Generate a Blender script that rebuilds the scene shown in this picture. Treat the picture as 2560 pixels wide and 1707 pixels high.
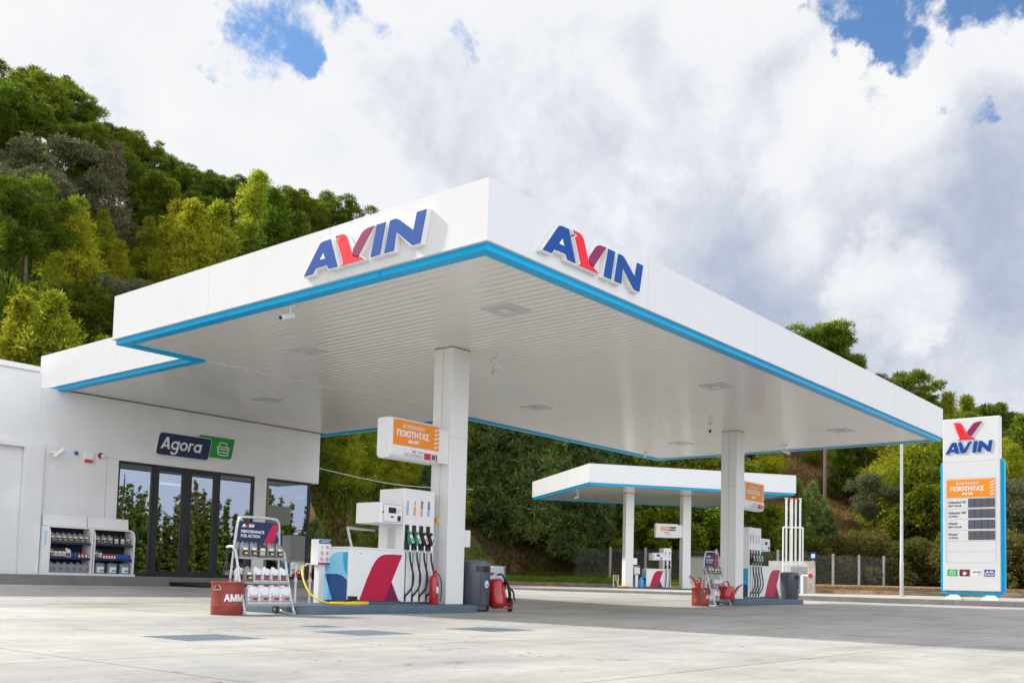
import bpy, math, random
import numpy as np
from mathutils import Vector, Matrix
random.seed(7); rng=np.random.default_rng(7)
R_=math.radians
for o in list(bpy.data.objects): bpy.data.objects.remove(o)
S=bpy.context.scene; COL=S.collection
# ------------------------------------------------------------------ camera
YAW,PITCH,ROLL=0.8809,0.0651,0.0253; FPX=2459.58; CAMH=0.5852
F_=Vector((math.sin(YAW)*math.cos(PITCH),math.cos(YAW)*math.cos(PITCH),math.sin(PITCH)))
r0_=Vector((math.cos(YAW),-math.sin(YAW),0)); u0_=r0_.cross(F_)
r1_=r0_*math.cos(ROLL)+u0_*math.sin(ROLL); u1_=u0_*math.cos(ROLL)-r0_*math.sin(ROLL)
cd=bpy.data.cameras.new('camera'); cam=bpy.data.objects.new('camera',cd); COL.objects.link(cam)
cam.matrix_world=Matrix(((r1_.x,u1_.x,-F_.x,0),(r1_.y,u1_.y,-F_.y,0),(r1_.z,u1_.z,-F_.z,CAMH),(0,0,0,1)))
cd.sensor_width=36; cd.lens=FPX/2560*36; cd.shift_y=0.1725; cd.shift_x=0.0012
cd.clip_start=0.05; cd.clip_end=3000
S.camera=cam
# ------------------------------------------------------------------ sun, sky, exposure
SUN=Vector((-0.34,1.15,1.0)).normalized()
sl=bpy.data.lights.new('sun','SUN'); sl.energy=3.9; sl.angle=R_(2.6); sl.color=(1,.95,.87)
so=bpy.data.objects.new('sun',sl); COL.objects.link(so); so.rotation_euler=SUN.to_track_quat('Z','Y').to_euler(); so.location=(0,0,60)
S.view_settings.view_transform='Standard'; S.view_settings.look='None'; S.view_settings.exposure=0.43; S.view_settings.gamma=1
W=bpy.data.worlds.new('World'); S.world=W; W.use_nodes=True
nt=W.node_tree; N=nt.nodes; Lk=nt.links; N.clear()
def nd(t,**k):
    n=N.new(t)
    for a,b in k.items(): setattr(n,a,b)
    return n
def mth(op,a,b=None,c=None,clamp=False):
    n=nd('ShaderNodeMath',operation=op); n.use_clamp=clamp
    for i,v in enumerate((a,b,c)):
        if v is None: continue
        if isinstance(v,(int,float)): n.inputs[i].default_value=v
        else: Lk.new(v,n.inputs[i])
    return n.outputs[0]
tc=nd('ShaderNodeTexCoord'); sky=nd('ShaderNodeTexSky',sky_type='NISHITA'); sky.sun_disc=False
sky.sun_elevation=math.asin(SUN.z); sky.sun_rotation=math.atan2(SUN.x,SUN.y); sky.air_density=1.0; sky.dust_density=0.4; sky.ozone_density=2.0
D=tc.outputs['Generated']
sep=nd('ShaderNodeSeparateXYZ'); Lk.new(D,sep.inputs[0])
zz=mth('ADD',mth('MAXIMUM',sep.outputs[2],0.0),0.18)
cmb=nd('ShaderNodeCombineXYZ'); Lk.new(mth('DIVIDE',sep.outputs[0],zz),cmb.inputs[0]); Lk.new(mth('DIVIDE',sep.outputs[1],zz),cmb.inputs[1])
def noise(vec,scale,det=8,rough=.55,dist=0.0,off=(0,0,0)):
    mp=nd('ShaderNodeMapping'); mp.inputs[1].default_value=off; Lk.new(vec,mp.inputs[0])
    n=nd('ShaderNodeTexNoise'); n.inputs['Scale'].default_value=scale; n.inputs['Detail'].default_value=det; n.inputs['Roughness'].default_value=rough; n.inputs['Distortion'].default_value=dist
    Lk.new(mp.outputs[0],n.inputs['Vector']); return n.outputs['Fac']
def raydir(dx,dy):   # direction seen at a place in the sky
    x,y=dx*1.0884,dy*1.0884
    v=F_*FPX+r1_*(x-1280+3)+u1_*(853.5+441.6-y); return v.normalized()
def vnoise(scale,det,amp,off):
    mp=nd('ShaderNodeMapping'); mp.inputs[1].default_value=off; Lk.new(D,mp.inputs[0])
    n=nd('ShaderNodeTexNoise'); n.inputs['Scale'].default_value=scale; n.inputs['Detail'].default_value=det; n.inputs['Roughness'].default_value=.6
    Lk.new(mp.outputs[0],n.inputs['Vector']); v=nd('ShaderNodeVectorMath',operation='SUBTRACT'); Lk.new(n.outputs['Color'],v.inputs[0]); v.inputs[1].default_value=(.5,.5,.5)
    w=nd('ShaderNodeVectorMath',operation='SCALE'); Lk.new(v.outputs[0],w.inputs[0]); w.inputs['Scale'].default_value=amp; return w.outputs[0]
def vadd(a,b):
    v=nd('ShaderNodeVectorMath',operation='ADD'); Lk.new(a,v.inputs[0]); Lk.new(b,v.inputs[1]); return v.outputs[0]
WD=vadd(D,vnoise(9,9,.16,(1,5,2))); WD2=vadd(D,vnoise(3.6,8,.27,(7,1,3)))
def blob(dx,dy,ang,src=None,sx=1.0):
    v=raydir(dx,dy); n=nd('ShaderNodeVectorMath',operation='DOT_PRODUCT'); nrm=nd('ShaderNodeVectorMath',operation='NORMALIZE')
    Lk.new(src or WD,nrm.inputs[0]); Lk.new(nrm.outputs[0],n.inputs[0]); n.inputs[1].default_value=v
    mr=nd('ShaderNodeMapRange',interpolation_type='SMOOTHERSTEP'); Lk.new(n.outputs['Value'],mr.inputs[0])
    mr.inputs[1].default_value=math.cos(R_(ang)); mr.inputs[2].default_value=1.0
    return mr.outputs[0]
n1=noise(cmb.outputs[0],2.4,10,.6,.2); n2=noise(D,6.0,14,.62,.25,(3,1,5)); n3=noise(D,1.9,8,.55,.3,(9,4,2)); n4=noise(D,19,12,.66,.2,(2,2,2))
holes=None
for a in ((590,10,3.3,1.0),(680,50,2.6,1.0),(590,90,2.6,.85),(515,150,2.2,.7),(640,-60,4.0,1.0),(860,90,3.0,.66),(770,30,2.4,.66),(990,60,2.6,.52),(1935,40,2.4,.9),(2010,75,2.6,1.0),(2060,115,1.8,.74),(2260,-25,3.8,1.2),(2140,-30,3.0,.95),(2370,-50,3.6,1.15),(2225,280,2.0,.85),(2340,140,1.8,.55),(160,225,1.8,.8)):
    b=mth('MULTIPLY',blob(*a[:3]),a[3]); holes=b if holes is None else mth('MAXIMUM',holes,b)
# unseen sky behind the camera, opened up to tint the front faces blue
bk=nd('ShaderNodeVectorMath',operation='DOT_PRODUCT'); Lk.new(D,bk.inputs[0]); bk.inputs[1].default_value=(-.34,-.64,.69)
bm=nd('ShaderNodeMapRange',interpolation_type='SMOOTHSTEP'); Lk.new(bk.outputs['Value'],bm.inputs[0]); bm.inputs[1].default_value=.62; bm.inputs[2].default_value=.95
holes=mth('MAXIMUM',holes,mth('MULTIPLY',bm.outputs[0],.75))
dens=mth('ADD',mth('MULTIPLY',mth('SUBTRACT',n2,.5),3.2),mth('MULTIPLY',mth('SUBTRACT',n4,.5),3.0))
m=mth('SUBTRACT',mth('ADD',dens,1.45),mth('MULTIPLY',holes,1.42))
mr=nd('ShaderNodeMapRange',interpolation_type='SMOOTHSTEP'); Lk.new(m,mr.inputs[0]); mr.inputs[1].default_value=-.10; mr.inputs[2].default_value=.72; mask=mr.outputs[0]
gb=None
for a in ((1850,620,9,.75),(2120,590,10,.85),(2300,560,10,.85),(1650,520,7,.45),(1130,400,9,.34),(1350,300,8,.25),(2200,700,10,.55),(2330,900,9,.5),(1750,400,9,.35),(1980,520,8,.75),(1250,470,7,.4)):
    b=mth('MULTIPLY',blob(a[0],a[1],a[2],WD2),a[3]); gb=b if gb is None else mth('MAXIMUM',gb,b)
wb=mth('ADD',mth('MULTIPLY',blob(2060,700,4.2,WD),.75),mth('MULTIPLY',blob(1930,400,7,WD2),.55))
g=mth('SUBTRACT',mth('ADD',mth('MULTIPLY',gb,1.0),mth('MULTIPLY',mth('SUBTRACT',n3,.5),.6)),mth('MULTIPLY',wb,.7))
g=mth('ADD',g,mth('MULTIPLY',mth('SUBTRACT',n2,.5),1.3))
g=mth('ADD',g,mth('MULTIPLY',mth('SUBTRACT',n4,.5),.6))
g=mth('ADD',g,.10,clamp=True)
cr=nd('ShaderNodeValToRGB'); Lk.new(g,cr.inputs[0])
e=cr.color_ramp.elements; e[0].position=0; e[0].color=(.70,.702,.708,1); e[1].position=1; e[1].color=(.34,.38,.49,1)
k=e.new(.30); k.color=(.655,.668,.70,1); k=e.new(.6); k.color=(.49,.52,.585,1)
skm=nd('ShaderNodeMix',data_type='RGBA',blend_type='MULTIPLY'); skm.inputs[0].default_value=1
Lk.new(sky.outputs[0],skm.inputs[6]); skm.inputs[7].default_value=(.085,.108,.125,1)
# unseen low clouds behind the camera, brightened to fill the shaded front faces; those over the road are grey underneath
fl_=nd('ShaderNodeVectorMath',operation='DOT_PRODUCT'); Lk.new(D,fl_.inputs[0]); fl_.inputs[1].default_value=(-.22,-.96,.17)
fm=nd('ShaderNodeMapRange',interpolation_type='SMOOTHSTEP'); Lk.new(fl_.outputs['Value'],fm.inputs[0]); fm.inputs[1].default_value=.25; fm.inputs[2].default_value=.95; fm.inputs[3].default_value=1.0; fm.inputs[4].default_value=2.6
rl=nd('ShaderNodeVectorMath',operation='DOT_PRODUCT'); Lk.new(D,rl.inputs[0]); rl.inputs[1].default_value=(.60,-.79,.10)
rm=nd('ShaderNodeMapRange',interpolation_type='SMOOTHSTEP'); Lk.new(rl.outputs['Value'],rm.inputs[0]); rm.inputs[1].default_value=.85; rm.inputs[2].default_value=.97
cg=nd('ShaderNodeMix',data_type='RGBA'); Lk.new(mth('MULTIPLY',rm.outputs[0],.8),cg.inputs[0]); Lk.new(cr.outputs[0],cg.inputs[6]); cg.inputs[7].default_value=(.34,.39,.54,1)
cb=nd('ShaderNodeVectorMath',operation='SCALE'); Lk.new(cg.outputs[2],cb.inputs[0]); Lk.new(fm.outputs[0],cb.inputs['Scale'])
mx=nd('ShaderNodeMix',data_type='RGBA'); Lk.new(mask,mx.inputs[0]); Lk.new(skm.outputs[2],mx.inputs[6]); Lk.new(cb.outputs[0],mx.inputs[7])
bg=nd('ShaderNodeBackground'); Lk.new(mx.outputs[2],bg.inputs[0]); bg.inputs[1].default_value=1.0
wo=nd('ShaderNodeOutputWorld'); Lk.new(bg.outputs[0],wo.inputs[0])
# ------------------------------------------------------------------ materials
def mat(name,col,rough=.5,metal=0,spec=.5,var=0,vscale=3.0,bump=0,bscale=20,coat=0,col2=None,streak=0):
    m=bpy.data.materials.new(name); m.use_nodes=True; t=m.node_tree; b=t.nodes['Principled BSDF']
    b.inputs['Base Color'].default_value=(*col,1); b.inputs['Roughness'].default_value=rough; b.inputs['Metallic'].default_value=metal
    b.inputs['Specular IOR Level'].default_value=spec
    if coat: b.inputs['Coat Weight'].default_value=coat; b.inputs['Coat Roughness'].default_value=.1
    if var or col2 or bump:
        c=t.nodes.new('ShaderNodeTexCoord')
    if var or col2:
        n=t.nodes.new('ShaderNodeTexNoise'); n.inputs['Scale'].default_value=vscale; n.inputs['Detail'].default_value=8; n.inputs['Roughness'].default_value=.6
        t.links.new(c.outputs['Object'],n.inputs['Vector'])
        r=t.nodes.new('ShaderNodeValToRGB'); t.links.new(n.outputs['Fac'],r.inputs[0])
        r.color_ramp.elements[0].position=.32; r.color_ramp.elements[1].position=.68
        a=col2 if col2 else tuple(x*(1-var) for x in col); r.color_ramp.elements[0].color=(*a,1); r.color_ramp.elements[1].color=(*col,1)
        out=r.outputs[0]
        if streak:
            mp=t.nodes.new('ShaderNodeMapping'); mp.inputs['Scale'].default_value=(3.2,3.2,.22); t.links.new(c.outputs['Object'],mp.inputs[0])
            n2_=t.nodes.new('ShaderNodeTexNoise'); n2_.inputs['Scale'].default_value=1.6; n2_.inputs['Detail'].default_value=9; n2_.inputs['Roughness'].default_value=.7; t.links.new(mp.outputs[0],n2_.inputs['Vector'])
            r2=t.nodes.new('ShaderNodeValToRGB'); t.links.new(n2_.outputs['Fac'],r2.inputs[0]); r2.color_ramp.elements[0].position=.36; r2.color_ramp.elements[1].position=.52; q=1-streak; r2.color_ramp.elements[0].color=(q,q*.99,q*.97,1); r2.color_ramp.elements[1].color=(1,1,1,1)
            mm=t.nodes.new('ShaderNodeMix'); mm.data_type='RGBA'; mm.blend_type='MULTIPLY'; mm.inputs[0].default_value=1; t.links.new(out,mm.inputs[6]); t.links.new(r2.outputs[0],mm.inputs[7]); out=mm.outputs[2]
        t.links.new(out,b.inputs['Base Color'])
    if bump:
        n=t.nodes.new('ShaderNodeTexNoise'); n.inputs['Scale'].default_value=bscale; n.inputs['Detail'].default_value=6
        t.links.new(c.outputs['Object'],n.inputs['Vector']); bp=t.nodes.new('ShaderNodeBump'); bp.inputs['Strength'].default_value=bump; bp.inputs['Distance'].default_value=.02
        t.links.new(n.outputs['Fac'],bp.inputs['Height']); t.links.new(bp.outputs[0],b.inputs['Normal'])
    return m
M={}
M['panel']=mat('white_panel',(.715,.73,.75),.22,var=.04,vscale=.7,streak=.008)
M['soffit']=mat('soffit_metal',(.80,.775,.745),.13,spec=.7,var=.03,vscale=.4)
M['column']=mat('column_panel',(.83,.835,.83),.22,var=.04,vscale=.8,streak=.02)
M['white']=mat('white_paint',(.83,.835,.84),.3,var=.04,vscale=2)
M['wall']=mat('white_plaster',(.83,.84,.85),.75,var=.08,vscale=1.1,bump=.3,bscale=60,streak=.02)
M['blue']=mat('light_blue_trim',(.0,.42,.80),.35,spec=.2,var=.06,vscale=1)
M['logoblue']=mat('logo_blue',(.006,.07,.32),.5,spec=.2)
M['logored']=mat('logo_red',(.78,.025,.04),.5,spec=.2)
M['logopurple']=mat('logo_purple',(.27,.025,.10),.5,spec=.2)
M['crimson']=mat('crimson',(.50,.004,.05),.35)
M['darkcrimson']=mat('dark_crimson',(.18,.003,.06),.35)
M['sky']=mat('pale_cyan',(.24,.62,.86),.35)
M['cyan']=mat('mid_cyan',(.02,.36,.60),.35)
M['navyp']=mat('pump_blue',(.003,.075,.24),.35)
M['navy']=mat('sign_navy',(.008,.02,.085),.4)
M['green']=mat('sign_green',(.004,.30,.03),.4)
M['orange']=mat('sign_orange',(.88,.27,.005),.4)
M['letter']=mat('letter_white',(.82,.82,.82),.4)
M['darktext']=mat('dark_text',(.02,.025,.08),.5)
M['black']=mat('black_plastic',(.012,.012,.013),.35)
M['rubber']=mat('black_rubber',(.015,.015,.016),.55)
M['frame']=mat('anthracite_frame',(.016,.018,.022),.35)
M['grey']=mat('grey_metal',(.42,.43,.44),.35,metal=.6)
M['steel']=mat('steel',(.6,.6,.6),.25,metal=1)
M['galv']=mat('galvanised',(.58,.61,.64),.4,metal=.35,var=.12,vscale=12)
M['island']=mat('blue_grey_kerb_paint',(.075,.12,.165),.5,var=.18,vscale=4,bump=.1)
M['bin']=mat('dark_grey_plastic',(.085,.10,.13),.28,var=.15,vscale=3)
M['sign grey']=mat('display_grey',(.10,.11,.135),.3)
M['sign line']=mat('line_grey',(.45,.46,.48),.4)
M['greenp']=mat('nozzle_green',(.0,.25,.10),.35)
M['yellow']=mat('yellow_hose',(.85,.55,.01),.4)
M['redp']=mat('extinguisher_red',(.42,.006,.010),.25,coat=.4)
M['brightred']=mat('bright_red',(.8,.02,.015),.35)
M['rust']=mat('rust_red_paint',(.27,.036,.02),.45,var=.18,vscale=8)
M['oilgrey']=mat('bottle_grey',(.25,.26,.28),.3,metal=.3)
M['oildark']=mat('bottle_dark',(.05,.05,.055),.3,metal=.2)
M['oilwhite']=mat('bottle_white',(.74,.76,.78),.35)
M['clearblue']=mat('coolant_clear',(.20,.26,.32),.2)
M['canblue']=mat('can_blue',(.01,.12,.42),.3)
M['labelyel']=mat('label_yellow',(.75,.55,.03),.5)
M['labelred']=mat('label_red',(.55,.02,.04),.5)
M['lamp']=mat('lamp_glass',(.62,.64,.66),.15)
M['lampf']=mat('lamp_frame',(.60,.61,.62),.4)
M['bark']=mat('pine_bark',(.16,.12,.09),.9,var=.4,vscale=6)
M['post']=mat('concrete_post',(.42,.42,.40),.85,var=.3,vscale=5)
M['stone']=mat('stone_kerb',(.30,.28,.25),.9,var=.4,vscale=1.5,bump=.6,bscale=8)
M['kerb']=mat('concrete_kerb',(.24,.235,.22),.85,var=.28,vscale=1.4,bump=.3,bscale=25)
M['grate']=mat('tread_plate',(.20,.25,.29),.45,metal=.4,var=.2,vscale=6)
M['wood']=mat('wooden_pole',(.15,.11,.085),.9,var=.3,vscale=5)
M['interior']=mat('interior_wall',(.20,.20,.19),.8)
M['brown']=mat('interior_brown',(.10,.06,.04),.7)
M['dark']=mat('dark_inside',(.012,.013,.02),.7)
M['yline']=mat('yellow_line',(.55,.40,.12),.8,var=.35,vscale=9)
M['emblem']=mat('pale_blue_emblem',(.45,.60,.72),.4)
# tread-plate pattern for the covers
def grate_nodes():
    t=M['grate'].node_tree; b=t.nodes['Principled BSDF']; c=t.nodes.new('ShaderNodeTexCoord'); w=t.nodes.new('ShaderNodeTexChecker')
    mp=t.nodes.new('ShaderNodeMapping'); mp.inputs['Rotation'].default_value=(0,0,.785); t.links.new(c.outputs['Object'],mp.inputs[0]); t.links.new(mp.outputs[0],w.inputs['Vector']); w.inputs['Scale'].default_value=17
    w.inputs['Color1'].default_value=(.05,.075,.10,1); w.inputs['Color2'].default_value=(.26,.34,.41,1); t.links.new(w.outputs['Color'],b.inputs['Base Color'])
grate_nodes()
def glass_mat():
    m=bpy.data.materials.new('shop_glass'); m.use_nodes=True; t=m.node_tree; t.nodes.clear()
    o=t.nodes.new('ShaderNodeOutputMaterial'); a=t.nodes.new('ShaderNodeBsdfTransparent'); g=t.nodes.new('ShaderNodeBsdfGlossy'); x=t.nodes.new('ShaderNodeMixShader')
    a.inputs[0].default_value=(.42,.50,.46,1); g.inputs[0].default_value=(.92,.95,1,1); g.inputs['Roughness'].default_value=.0
    f=t.nodes.new('ShaderNodeFresnel'); f.inputs[0].default_value=1.5; mm=t.nodes.new('ShaderNodeMath'); mm.operation='MULTIPLY_ADD'; mm.inputs[1].default_value=1.1; mm.inputs[2].default_value=.26; mm.use_clamp=True
    t.links.new(f.outputs[0],mm.inputs[0]); t.links.new(mm.outputs[0],x.inputs[0]); t.links.new(a.outputs[0],x.inputs[1]); t.links.new(g.outputs[0],x.inputs[2]); t.links.new(x.outputs[0],o.inputs[0]); return m
M['glass']=glass_mat()
def leaf_mat(name,c1,c2,scale=.9,trans=.35,hue=.03,val=.25):
    m=bpy.data.materials.new(name); m.use_nodes=True; t=m.node_tree; t.nodes.clear(); n=t.nodes.new; l=t.links.new
    o=n('ShaderNodeOutputMaterial'); c=n('ShaderNodeTexCoord'); oi=n('ShaderNodeObjectInfo')
    no=n('ShaderNodeTexNoise'); no.inputs['Scale'].default_value=scale; no.inputs['Detail'].default_value=5; no.inputs['Roughness'].default_value=.7; l(c.outputs['Object'],no.inputs['Vector'])
    r=n('ShaderNodeValToRGB'); r.color_ramp.elements[0].position=.40; r.color_ramp.elements[1].position=.60; r.color_ramp.elements[0].color=(*c1,1); r.color_ramp.elements[1].color=(*c2,1); no2=n('ShaderNodeTexNoise'); no2.inputs['Scale'].default_value=scale*4.5; no2.inputs['Detail'].default_value=3; l(c.outputs['Object'],no2.inputs['Vector'])
    av=n('ShaderNodeMix'); av.data_type='FLOAT'; av.inputs[0].default_value=.5; l(no.outputs['Fac'],av.inputs[2]); l(no2.outputs['Fac'],av.inputs[3]); l(av.outputs[0],r.inputs[0])
    h=n('ShaderNodeHueSaturation'); l(r.outputs[0],h.inputs['Color'])
    a=n('ShaderNodeMath'); a.operation='MULTIPLY_ADD'; a.inputs[1].default_value=hue*2; a.inputs[2].default_value=.5-hue; l(oi.outputs['Random'],a.inputs[0]); l(a.outputs[0],h.inputs['Hue'])
    w=n('ShaderNodeTexWhiteNoise'); w.noise_dimensions='1D'; l(oi.outputs['Random'],w.inputs['W'])
    a2=n('ShaderNodeMath'); a2.operation='MULTIPLY_ADD'; a2.inputs[1].default_value=val*2; a2.inputs[2].default_value=1-val; l(w.outputs[0],a2.inputs[0]); l(a2.outputs[0],h.inputs['Value'])
    d=n('ShaderNodeBsdfDiffuse'); tr=n('ShaderNodeBsdfTranslucent'); x=n('ShaderNodeMixShader'); x.inputs[0].default_value=trans
    l(h.outputs[0],d.inputs[0]); l(h.outputs[0],tr.inputs[0]); l(d.outputs[0],x.inputs[1]); l(tr.outputs[0],x.inputs[2]); l(x.outputs[0],o.inputs[0]); return m
M['pine']=leaf_mat('pine_needles',(.05,.09,.012),(.25,.33,.035),scale=.9,trans=.55,hue=.015)
M['young']=leaf_mat('young_pine_needles',(.17,.21,.015),(.52,.54,.05),trans=.58,hue=.012,val=.15)
M['olive']=leaf_mat('olive_leaves',(.11,.125,.06),(.24,.25,.13))
M['dry']=leaf_mat('dry_needles',(.14,.12,.07),(.25,.20,.12),trans=.2)
M['cyp']=leaf_mat('cypress_foliage',(.06,.10,.032),(.27,.38,.11),scale=.9,trans=.4,val=.3)
M['ivy']=leaf_mat('broad_leaves',(.07,.12,.015),(.30,.36,.03),scale=.8,trans=.45)
M['scrub']=leaf_mat('scrub_leaves',(.10,.085,.03),(.20,.21,.05),scale=.8,trans=.4)
M['grass']=leaf_mat('grass_blades',(.10,.17,.02),(.22,.32,.03),scale=.6,hue=0,val=0)
M['drygrass']=leaf_mat('dry_grass_blades',(.20,.13,.06),(.34,.24,.10),scale=.6,hue=0,val=0)
M['poplar']=leaf_mat('poplar_leaves',(.07,.11,.02),(.27,.33,.06),scale=.8,trans=.45)
# concrete forecourt
def concrete(name,base,stain,joint=True):
    m=bpy.data.materials.new(name); m.use_nodes=True; t=m.node_tree; b=t.nodes['Principled BSDF']; n=t.nodes.new; l=t.links.new
    g=n('ShaderNodeNewGeometry'); P=g.outputs['Position']
    def nz(sc,sx,sy,det=8,ro=.6,off=0,rot=0):
        mp=n('ShaderNodeMapping'); mp.inputs['Scale'].default_value=(sx,sy,1); mp.inputs['Location'].default_value=(off,off,0); mp.inputs['Rotation'].default_value=(0,0,rot); l(P,mp.inputs[0]); k=n('ShaderNodeTexNoise'); k.inputs['Scale'].default_value=sc; k.inputs['Detail'].default_value=det; k.inputs['Roughness'].default_value=ro; l(mp.outputs[0],k.inputs['Vector']); return k.outputs['Fac']
    def ramp(f,p0,p1,c0,c1):
        r=n('ShaderNodeValToRGB'); r.color_ramp.elements[0].position=p0; r.color_ramp.elements[1].position=p1; r.color_ramp.elements[0].color=(*c0,1); r.color_ramp.elements[1].color=(*c1,1); l(f,r.inputs[0]); return r.outputs[0]
    def mul(a,b_,f=1.0,mode='MULTIPLY'):
        x=n('ShaderNodeMix'); x.data_type='RGBA'; x.blend_type=mode; x.inputs[0].default_value=f; l(a,x.inputs[6]); l(b_,x.inputs[7]); return x.outputs[2]
    c=ramp(nz(.35,1,1,8,.65),.33,.66,stain,base)
    c=mul(c,ramp(nz(1.1,.35,1.6,9,.7,4,.15),.38,.58,(.85,.855,.86),(1.0,1,1)))
    c=mul(c,ramp(nz(.22,1,1,9,.7,51),.42,.53,(.80,.81,.83),(1,1,1)))
    c=mul(c,ramp(nz(.6,.3,2.2,8,.7,14,-.3),.30,.52,(.90,.875,.83),(1,1,1)))
    c=mul(c,ramp(nz(1.8,1,1,10,.75,31),.40,.50,(.86,.85,.84),(1,1,1)),.7)
    c=mul(c,ramp(nz(26,1,1,8,.8),.32,.66,(.84,.84,.84),(1.06,1.06,1.06)))
    c=mul(c,ramp(nz(5,1,1,3,.5,9),.27,.32,(.35,.33,.32),(1,1,1)),.8)
    c=mul(c,ramp(nz(1.6,1,.18,6,.6,77,.5),.33,.38,(.70,.69,.68),(1,1,1)),.7)
    vo=n('ShaderNodeTexVoronoi'); vo.feature='DISTANCE_TO_EDGE'; vo.inputs['Scale'].default_value=.33
    ad=n('ShaderNodeMix'); ad.data_type='RGBA'; ad.blend_type='ADD'; ad.inputs[0].default_value=1
    l(P,ad.inputs[6]); kk=n('ShaderNodeTexNoise'); kk.inputs['Scale'].default_value=2.5; kk.inputs['Detail'].default_value=8; l(P,kk.inputs['Vector']); l(kk.outputs['Color'],ad.inputs[7]); l(ad.outputs[2],vo.inputs['Vector'])
    lt=n('ShaderNodeMath'); lt.operation='LESS_THAN'; l(vo.outputs['Distance'],lt.inputs[0]); lt.inputs[1].default_value=.0035
    g2=n('ShaderNodeMath'); g2.operation='GREATER_THAN'; l(nz(.3,1,1,4,.5,63),g2.inputs[0]); g2.inputs[1].default_value=.54
    g3=n('ShaderNodeMath'); g3.operation='MULTIPLY'; l(lt.outputs[0],g3.inputs[0]); l(g2.outputs[0],g3.inputs[1])
    x=n('ShaderNodeMix'); x.data_type='RGBA'; x.blend_type='MULTIPLY'; l(g3.outputs[0],x.inputs[0]); l(c,x.inputs[6]); x.inputs[7].default_value=(.55,.52,.48,1); c=x.outputs[2]
    if joint:
        sp=n('ShaderNodeSeparateXYZ'); l(P,sp.inputs[0])
        for ax,per,off in ((1,3.05,6.57),(0,5.1,3.4)):
            a=n('ShaderNodeMath'); a.operation='SUBTRACT'; l(sp.outputs[ax],a.inputs[0]); a.inputs[1].default_value=off-100*per
            q=n('ShaderNodeMath'); q.operation='MODULO'; l(a.outputs[0],q.inputs[0]); q.inputs[1].default_value=per
            s=n('ShaderNodeMath'); s.operation='LESS_THAN'; l(q.outputs[0],s.inputs[0]); s.inputs[1].default_value=.022
            x=n('ShaderNodeMix'); x.data_type='RGBA'; x.blend_type='MULTIPLY'; l(s.outputs[0],x.inputs[0]); l(c,x.inputs[6]); x.inputs[7].default_value=(.50,.47,.43,1); c=x.outputs[2]
        # slabs poured in alternate bands, slightly different tone
        a=n('ShaderNodeMath'); a.operation='SUBTRACT'; l(sp.outputs[1],a.inputs[0]); a.inputs[1].default_value=6.57-100*3.05
        q=n('ShaderNodeMath'); q.operation='DIVIDE'; l(a.outputs[0],q.inputs[0]); q.inputs[1].default_value=3.05
        q2=n('ShaderNodeMath'); q2.operation='FLOOR'; l(q.outputs[0],q2.inputs[0])
        w=n('ShaderNodeTexWhiteNoise'); w.noise_dimensions='1D'; l(q2.outputs[0],w.inputs['W'])
        c=mul(c,ramp(w.outputs[0],0,1,(.90,.905,.92),(1.05,1.03,.99)))
    l(c,b.inputs['Base Color']); b.inputs['Roughness'].default_value=.72
    bp=n('ShaderNodeBump'); bp.inputs['Strength'].default_value=.25; bp.inputs['Distance'].default_value=.01; l(nz(30,1,1,8,.7),bp.inputs['Height']); l(bp.outputs[0],b.inputs['Normal'])
    return m
M['concrete']=concrete('forecourt_concrete',(.525,.51,.475),(.43,.425,.405))
M['pave']=concrete('pavement_concrete',(.56,.55,.52),(.46,.45,.42),False)
M['soil']=mat('hill_soil',(.17,.105,.065),.95,var=.5,vscale=.12,bump=.6,bscale=2,col2=(.085,.06,.035))
M['floor']=mat('shop_floor',(.30,.29,.27),.3)
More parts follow.
